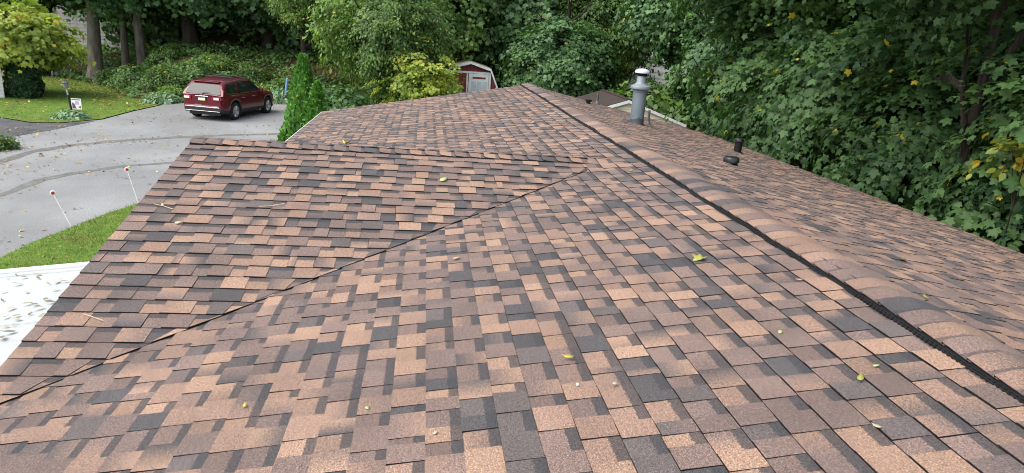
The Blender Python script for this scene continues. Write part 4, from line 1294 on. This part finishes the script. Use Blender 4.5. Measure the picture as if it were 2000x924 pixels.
# ------------------------------------------------------------------ shrubs, ivy and beds on the bank
def shrub_mesh(name, mat, rad, M, per, crad, size, tmpl, seed, **k):
    return crown(name, mat, rad, M, per, crad, size, tmpl, seed, lowcut=-.25, **k)
SB = {'ivy': shrub_mesh('ivy_shrub', L_IVY, (1.2, 1.1, .85), 110, 34, .34, .13, STAR, 61),
      'deep': shrub_mesh('deep_shrub', L_DEEP, (1.2, 1.2, 1.0), 110, 34, .36, .14, STAR, 62),
      'mid': shrub_mesh('mid_shrub', L_MID, (1.1, 1.1, .9), 110, 36, .34, .14, OVAL, 63),
      'light': shrub_mesh('light_shrub', L_LIGHT, (1.0, 1.0, .7), 90, 32, .32, .15, OVAL, 64),
      'hosta': shrub_mesh('hosta_clump', L_HOSTA, (.8, .8, .45), 90, 14, .30, .22, OVAL, 65)}
def shrub(kind, label, px, py, Y, s, group=None, sz=None, name=None, rz=0.0, cat='shrub'):
    q = at(px, py, Y)
    z = H(q[0], Y)
    o = link(name or {'ivy': 'ivy_shrub', 'hosta': 'hosta_plant'}.get(kind, 'leafy_shrub'), SB[kind])
    o.location = (q[0], Y, z); o.scale = (s, s, sz or s); o.rotation_euler = (0, 0, rz)
    return tag(o, label, cat, group)
GS = 'shrubs on the bank behind the car'
for i, (kd, lab, px, py, Y, s) in enumerate((
    ('mid', 'leafy shrub at the foot of the thick pale grey trunk', 215, 140, 44.6, .8),
    ('ivy', 'ivy mound below the twin grey trunks', 262, 150, 43.6, 1.0),
    ('mid', 'leafy shrub between the twin trunks and the broad dark trunk', 330, 120, 44.5, .85),
    ('light', 'light green shrub directly behind the car roof rails', 420, 120, 43.6, .85),
    ('mid', 'mid green shrub above the car bonnet', 490, 140, 43.0, 1.0),
    ('ivy', 'ivy mound left above the car rear window', 375, 150, 41.4, .9),
    ('light', 'light green shrub behind the car bonnet with orange tinged leaves', 505, 165, 41.6, .75),
    ('mid', 'bushy shrub left of the car tail at the lawn end', 330, 165, 40.2, .9),
    ('light', 'pale green shrub low beside the car tail', 335, 190, 38.6, .62),
    ('ivy', 'ivy mound at the right end of the bank by the arborvitae', 545, 165, 42.2, .85),
    ('deep', 'dark bush rising right of the arborvitae', 655, 150, 33.5, 1.45),
    ('mid', 'bush with pale leaf tips just above the far roof edge', 700, 180, 30.5, 1.05),
    ('light', 'bright fern-like bush low over the far roof edge', 690, 200, 27.5, .62),
    ('light', 'bright light green bush on the slope left of the flue collar', 1206, 172, 34.2, 1.25),
    ('mid', 'green bush on the slope hidden partly by flue and outbuilding', 1284, 165, 34.5, 2.3),
    ('mid', 'leafy shrub cut by the left picture edge beside the dark driveway', -14, 275, 23.4, .55),
    ('deep', 'dark bush hiding the lawn beyond the ridge end', 1060, 160, 34.0, 1.5),
    ('deep', 'dark bush between red shed and ridge end', 1000, 160, 36.5, 1.3))):
    shrub(kd, lab, px, py, Y, s, GS, rz=i*1.7)
p = onplane(140, 230, GZ)
shrub('hosta', 'low hosta clump round the lamp post foot', 138, 226, p[1]-.25, .75, name='hosta_plant', cat='plant', sz=.6)
shrub('hosta', 'grey green hosta spreading at the lawn end left of the car', 318, 205, 37.6, .95, name='hosta_plant', cat='plant', sz=.7)
shrub('hosta', 'pale flowering plant beside the blue utility post', 546, 188, 40.2, .7, name='flowering_plant', cat='plant', sz=1.3)
# ivy carpet and lawn
def carpet(name, poly_test, n, mat, size, tmpl, seed, x0, x1, y0, y1, zoff=.05, zr_=.25, up=1.0, jit=.5, tipz=0.0, clump=.9):
    rng = np.random.default_rng(seed)
    P = []
    while len(P) < n:
        x = x0+(x1-x0)*rng.random(); y = y0+(y1-y0)*rng.random()
        if poly_test(x, y):
            P.append((x, y))
    P = np.array(P)
    z = np.array([H(x, y) for x, y in P])
    z += zoff + zr_*rng.random(n)*np.array([max(0, .5+nz(x*.7, y*.7, 4)) for x, y in P])
    pos = np.stack([P[:, 0], P[:, 1], z], 1)
    nrm = np.array([0, -.25, up]) + rng.normal(size=(n, 3))*jit
    tip = rng.normal(size=(n, 3)) + np.array([0, 0, tipz])
    cr = np.clip(.5 + .9*np.array([nz(x*clump, y*clump, 9) for x, y in P]), 0, 1)
    return leaf_mesh(name, pos, nrm, tip, size*(.6+.8*rng.random(n)), tmpl, mat, cr, rng.random(n))
def in_poly(poly):
    def f(x, y):
        c_ = False
        for (xa, ya), (xb, yb) in zip(poly, poly[1:]+poly[:1]):
            if (ya > y) != (yb > y) and x < (xb-xa)*(y-ya)/(yb-ya)+xa: c_ = not c_
        return c_
    return f
bank = lambda x, y: (0.0 < y-toe(x) < 11+3*nz(x*.4, y*.3)) and nz(x*.45, y*.45, 2) > -.28
tag(link('ivy', carpet('ivy_carpet', bank, 26000, L_IVY, .15, STAR, 71, -30, 3, 36, 62, .06, .55)), kind='stuff', label='ivy and low leaves covering the bank behind the car')
tag(link('grass', carpet('far_grass', in_poly(LAWN_FAR), 26000, L_GRASS, .10, BLADE, 72, -30, -14.5, 28.5, 49, .015, .01, up=.15, jit=.5, tipz=2.6, clump=.5)), kind='stuff', label='short lawn grass round the lamp post')
near_ok = in_poly(LAWN_NEAR)
tag(link('grass', carpet('near_grass', lambda x, y: near_ok(x, y), 42000, L_GRASS, .085, BLADE, 73, -9.9, -6.2, 9.5, 19, .015, .01, up=.15, jit=.5, tipz=2.2, clump=.8)), kind='stuff', label='short lawn grass between road and carport')
# leaf litter on the road, the lawns and the bank
def litter(name, test, n, seed, x0, x1, y0, y1, size, dens):
    rng = np.random.default_rng(seed)
    P = []
    while len(P) < n:
        x = x0+(x1-x0)*rng.random(); y = y0+(y1-y0)*rng.random()
        if test(x, y) and rng.random() < dens(x, y): P.append((x, y))
    P = np.array(P)
    z = np.array([max(H(x, y), GZ+.012) for x, y in P]) + .012 + .02*rng.random(n)
    nrm = np.array([0, 0, 1.0]) + rng.normal(size=(n, 3))*.35
    return leaf_mesh(name, np.stack([P[:, 0], P[:, 1], z], 1), nrm, rng.normal(size=(n, 3)), size*(.6+.8*rng.random(n)), KITE, L_LITTER, rng.random(n), rng.random(n))
ROADP = in_poly(ROAD_NEAR + ROAD_FAR + [(-60, -30)])
lane = lambda x, y: .10 + .9*max(0, nz(x*.35, y*.35, 21)+.1)**1.3 + (1.6*max(0, nz(x*.8, y*.8, 2)+.25) if (x < -13.0 and 17 < y < 27) else 0) + (.7 if y > 37.3 else 0)
tag(link('leaf_litter', litter('road_leaves', ROADP, 1700, 81, -18, -6, 9, 40.5, .085, lane)), kind='stuff', label='small dry leaves scattered over the grey road')
lf = in_poly(LAWN_FAR)
tag(link('leaf_litter', litter('lawn_leaves', lf, 1700, 82, -28, -14.5, 28.9, 48.5, .12, lambda x, y: .25 + (1.0 if y-toe(x) > -3.2 else 0))), kind='stuff', label='brown leaves scattered over the far lawn and its edge')
tag(link('leaf_litter', litter('near_leaves', near_ok, 260, 83, -9.9, -6.5, 10, 19, .06, lambda x, y: 1.0 if x < -8.6 else .4)), kind='stuff', label='small brown leaves along the near lawn edge')
tag(link('leaf_litter', litter('bank_leaves', lambda x, y: 0 < y-toe(x) < 14, 4200, 84, -24, 2, 37, 62, .14, lambda x, y: .15+1.6*max(0, nz(x*.3, y*.3, 5)))), kind='stuff', label='brown leaves lying on the bare slope under the trees')

# ------------------------------------------------------------------ loose leaves and twigs lying on the roof
def one_leaf(name, mat, tmpl, size, curl, seed):
    V = np.array(tmpl[0]); m = MB()
    nsub = []
    for v in V:
        x, y, z = v*size
        y -= size*.4
        zz = z + curl*(x*x*2.6/size + (y*y)*1.3/size) + .003
        m.vert((x, y, zz))
    for f in tmpl[1]: m.face(f)
    me = m.mesh(name, mat, True)
    return me
ML = {'yellow': rough_mat('yellow_leaf', (.36, .29, .04), (.48, .40, .08), 40, .6), 'lime': rough_mat('pale_lime_leaf', (.28, .32, .12), (.40, .42, .19), 40, .6), 'tan': rough_mat('dry_tan_leaf', (.38, .22, .10), (.52, .33, .17), 40, .7),
      'olive': rough_mat('olive_leaf', (.17, .19, .04), (.32, .30, .06), 40, .6), 'pale': rough_mat('pale_dry_leaf', (.34, .29, .19), (.46, .40, .29), 40, .7)}
rl = random.Random(12)
def on_front(px, py): return onplane(px, py, 0, T1), Vector(n1_)
def on_rear(px, py): return onplane(px, py, RZ+T2*RX, -T2), Vector(n2_)
def on_gable(px, py): return onplane(px, py, GZR-TG*GYR, 0, TG), Vector(ng_)
GL = 'fallen leaves on the shingles'
def roof_leaf(fn, px, py, mat, size, curl, label, tmpl=None, rot=None):
    p, n = fn(px, py)
    me = one_leaf('fallen_leaf', ML[mat], tmpl or OVAL, size*.85, curl*1.4, px)
    md = link('fallen_leaf', me)
    q = n.to_track_quat('Z', 'Y').to_matrix().to_4x4() @ Matrix.Rotation(rl.random()*6.3 if rot is None else rot, 4, 'Z')
    md.matrix_world = Matrix.Translation(Vector(p)+n*.010) @ q
    s_ = md.modifiers.new('thick', 'SOLIDIFY'); s_.thickness = .0012
    return tag(md, label, 'leaf', GL)
for a in (
    (on_front, 1113, 706, 'yellow', .066, .9, 'curled bright yellow leaf, largest on the near front slope'),
    (on_front, 1202, 757, 'pale', .045, .8, 'small crumpled pale leaf just below the curled yellow one'),
    (on_front, 1524, 653, 'lime', .044, .2, 'flat pale green leaf on a brown shingle left of the vent'),
    (on_front, 1680, 748, 'olive', .055, .7, 'curled greyish green leaf lying across a course edge'),
    (on_front, 1710, 720, 'lime', .034, .2, 'small lime oval leaf nearest the black vent'),
    (on_front, 1714, 842, 'pale', .040, .8, 'upright cream curl of leaf on a course edge at the lower right'),
    (on_front, 480, 799, 'yellow', .040, .7, 'small yellow leaf alone at the lower left of the front slope'),
    (on_front, 718, 802, 'lime', .036, .3, 'narrow lime leaf on the front slope near the bottom'),
    (on_front, 852, 851, 'pale', .036, .4, 'whitish narrow leaf at the bottom of the front slope'),
    (on_front, 893, 509, 'tan', .075, .5, 'dry tan leaf below the valley line'),
    (on_front, 1365, 511, 'olive', .088, .3, 'olive yellow maple leaf with pointed lobes on the front slope', MAPLE),
    (on_front, 1233, 336, 'lime', .06, .4, 'tiny lime leaf below the vent, above the gable tip'),
    (on_front, 1040, 242, 'tan', .11, .5, 'dry tan leaf on the far front slope near the ridge end'),
    (on_front, 1562, 552, 'tan', .040, .6, 'tiny tan leaf left of the vent between two courses'),
    (on_front, 678, 283, 'yellow', .13, .5, 'bright yellow leaf just beyond the gable ridge', MAPLE),
    (on_gable, 865, 355, 'lime', .12, .3, 'pale green leaf on the gable slope', OVAL),
    (on_gable, 318, 404, 'pale', .05, .4, 'small cream leaf near the gable edge', OVAL),
    (on_gable, 348, 439, 'pale', .07, .4, 'narrow whitish leaf low on the gable slope', OVAL),
    (on_rear, 1760, 511, 'olive', .10, .5, 'olive green curled leaf on the rear slope', OVAL),
    (on_rear, 1805, 587, 'olive', .06, .6, 'small dark green leaf at the ridge cap edge', OVAL),
    (on_rear, 1652, 358, 'yellow', .15, .4, 'bright yellow leaf at the rear eave below the saplings', MAPLE),
    (on_rear, 1320, 320, 'tan', .12, .5, 'dry tan leaf left of the low black roof vent', OVAL),
    (on_rear, 1170, 243, 'yellow', .12, .4, 'yellowish leaf on the rear slope left of the flue foot', OVAL)):
    fn, px, py, mt, sz, cu, lab = a[:7]
    roof_leaf(fn, px, py, mt, sz, cu, lab, a[7] if len(a) > 7 else None)
def twig(fn, pts, r, label):
    m = MB()
    P = []
    for px, py in pts:
        p, n = fn(px, py); P.append(Vector(p)+n*.016)
    m.tube(P, [r]*len(P), 6)
    tag(m.build('twig', ML['pale'], smooth=True), label, 'twig', 'dry stalks on the gable slope')
twig(on_gable, [(506, 407), (530, 406), (556, 401)], .004, 'long curved straw stalk in the middle of the gable slope')
twig(on_gable, [(302, 402), (320, 406), (338, 412)], .003, 'straight straw stalk near the gable edge')
twig(on_gable, [(163, 617), (184, 624), (203, 631)], .0025, 'straw stalk low on the gable slope near the carport')
p, n = on_front(1128, 757)
mb = MB(); mb.lathe((0, 0, 0), [(.002, -.004), (.006, .001), (.006, .006), (.002, .008)], 10, M=Matrix.Diagonal((1, 1.4, 1, 1)))
o = mb.build('pebble', plain('white_stone', (.7, .7, .7), .6), smooth=True); o.location = Vector(p)+n*.012
tag(o, 'small white pebble on the front slope below the curled yellow leaf', 'pebble')
# leaves on the carport roof
lm = [one_leaf('carport_leaf', ML_, OVAL, .10, c_, 3) for ML_, c_ in ((rough_mat('grey_olive_dry_leaf', (.20, .20, .13), (.34, .33, .24), 40, .8), .9), (rough_mat('grey_brown_dry_leaf', (.13, .11, .08), (.26, .22, .16), 40, .8), .7), (rough_mat('khaki_dry_leaf', (.28, .27, .16), (.42, .40, .27), 40, .8), .5))]
for i, (px, py) in enumerate([(15, 546), (32, 540), (52, 573), (95, 557), (90, 588), (108, 569), (33, 559), (75, 546), (6, 573), (12, 623), (33, 620), (35, 628), (54, 597), (69, 598), (57, 612), (76, 606), (58, 617), (12, 641), (26, 638), (20, 653), (74, 539), (126, 553), (100, 594), (112, 553), (46, 545), (5, 590), (22, 606), (84, 622), (5, 664)]):
    p = onplane(px, py, AZ0+AXS*4.91, AXS)
    if p[1] > 5.8: p[1] = 5.7
    o = link('dry_leaf', lm[i % 3])
    o.location = (p[0], p[1], az(p[0])+.006)
    k_ = .35+.55*rl.random()
    o.scale = (k_*.8, k_, k_); o.rotation_euler = (.2*rl.random(), .2*rl.random(), rl.random()*6.3)
    tag(o, 'dry curled leaf lying on the white carport roof', 'leaf', 'dry leaves on the carport roof')
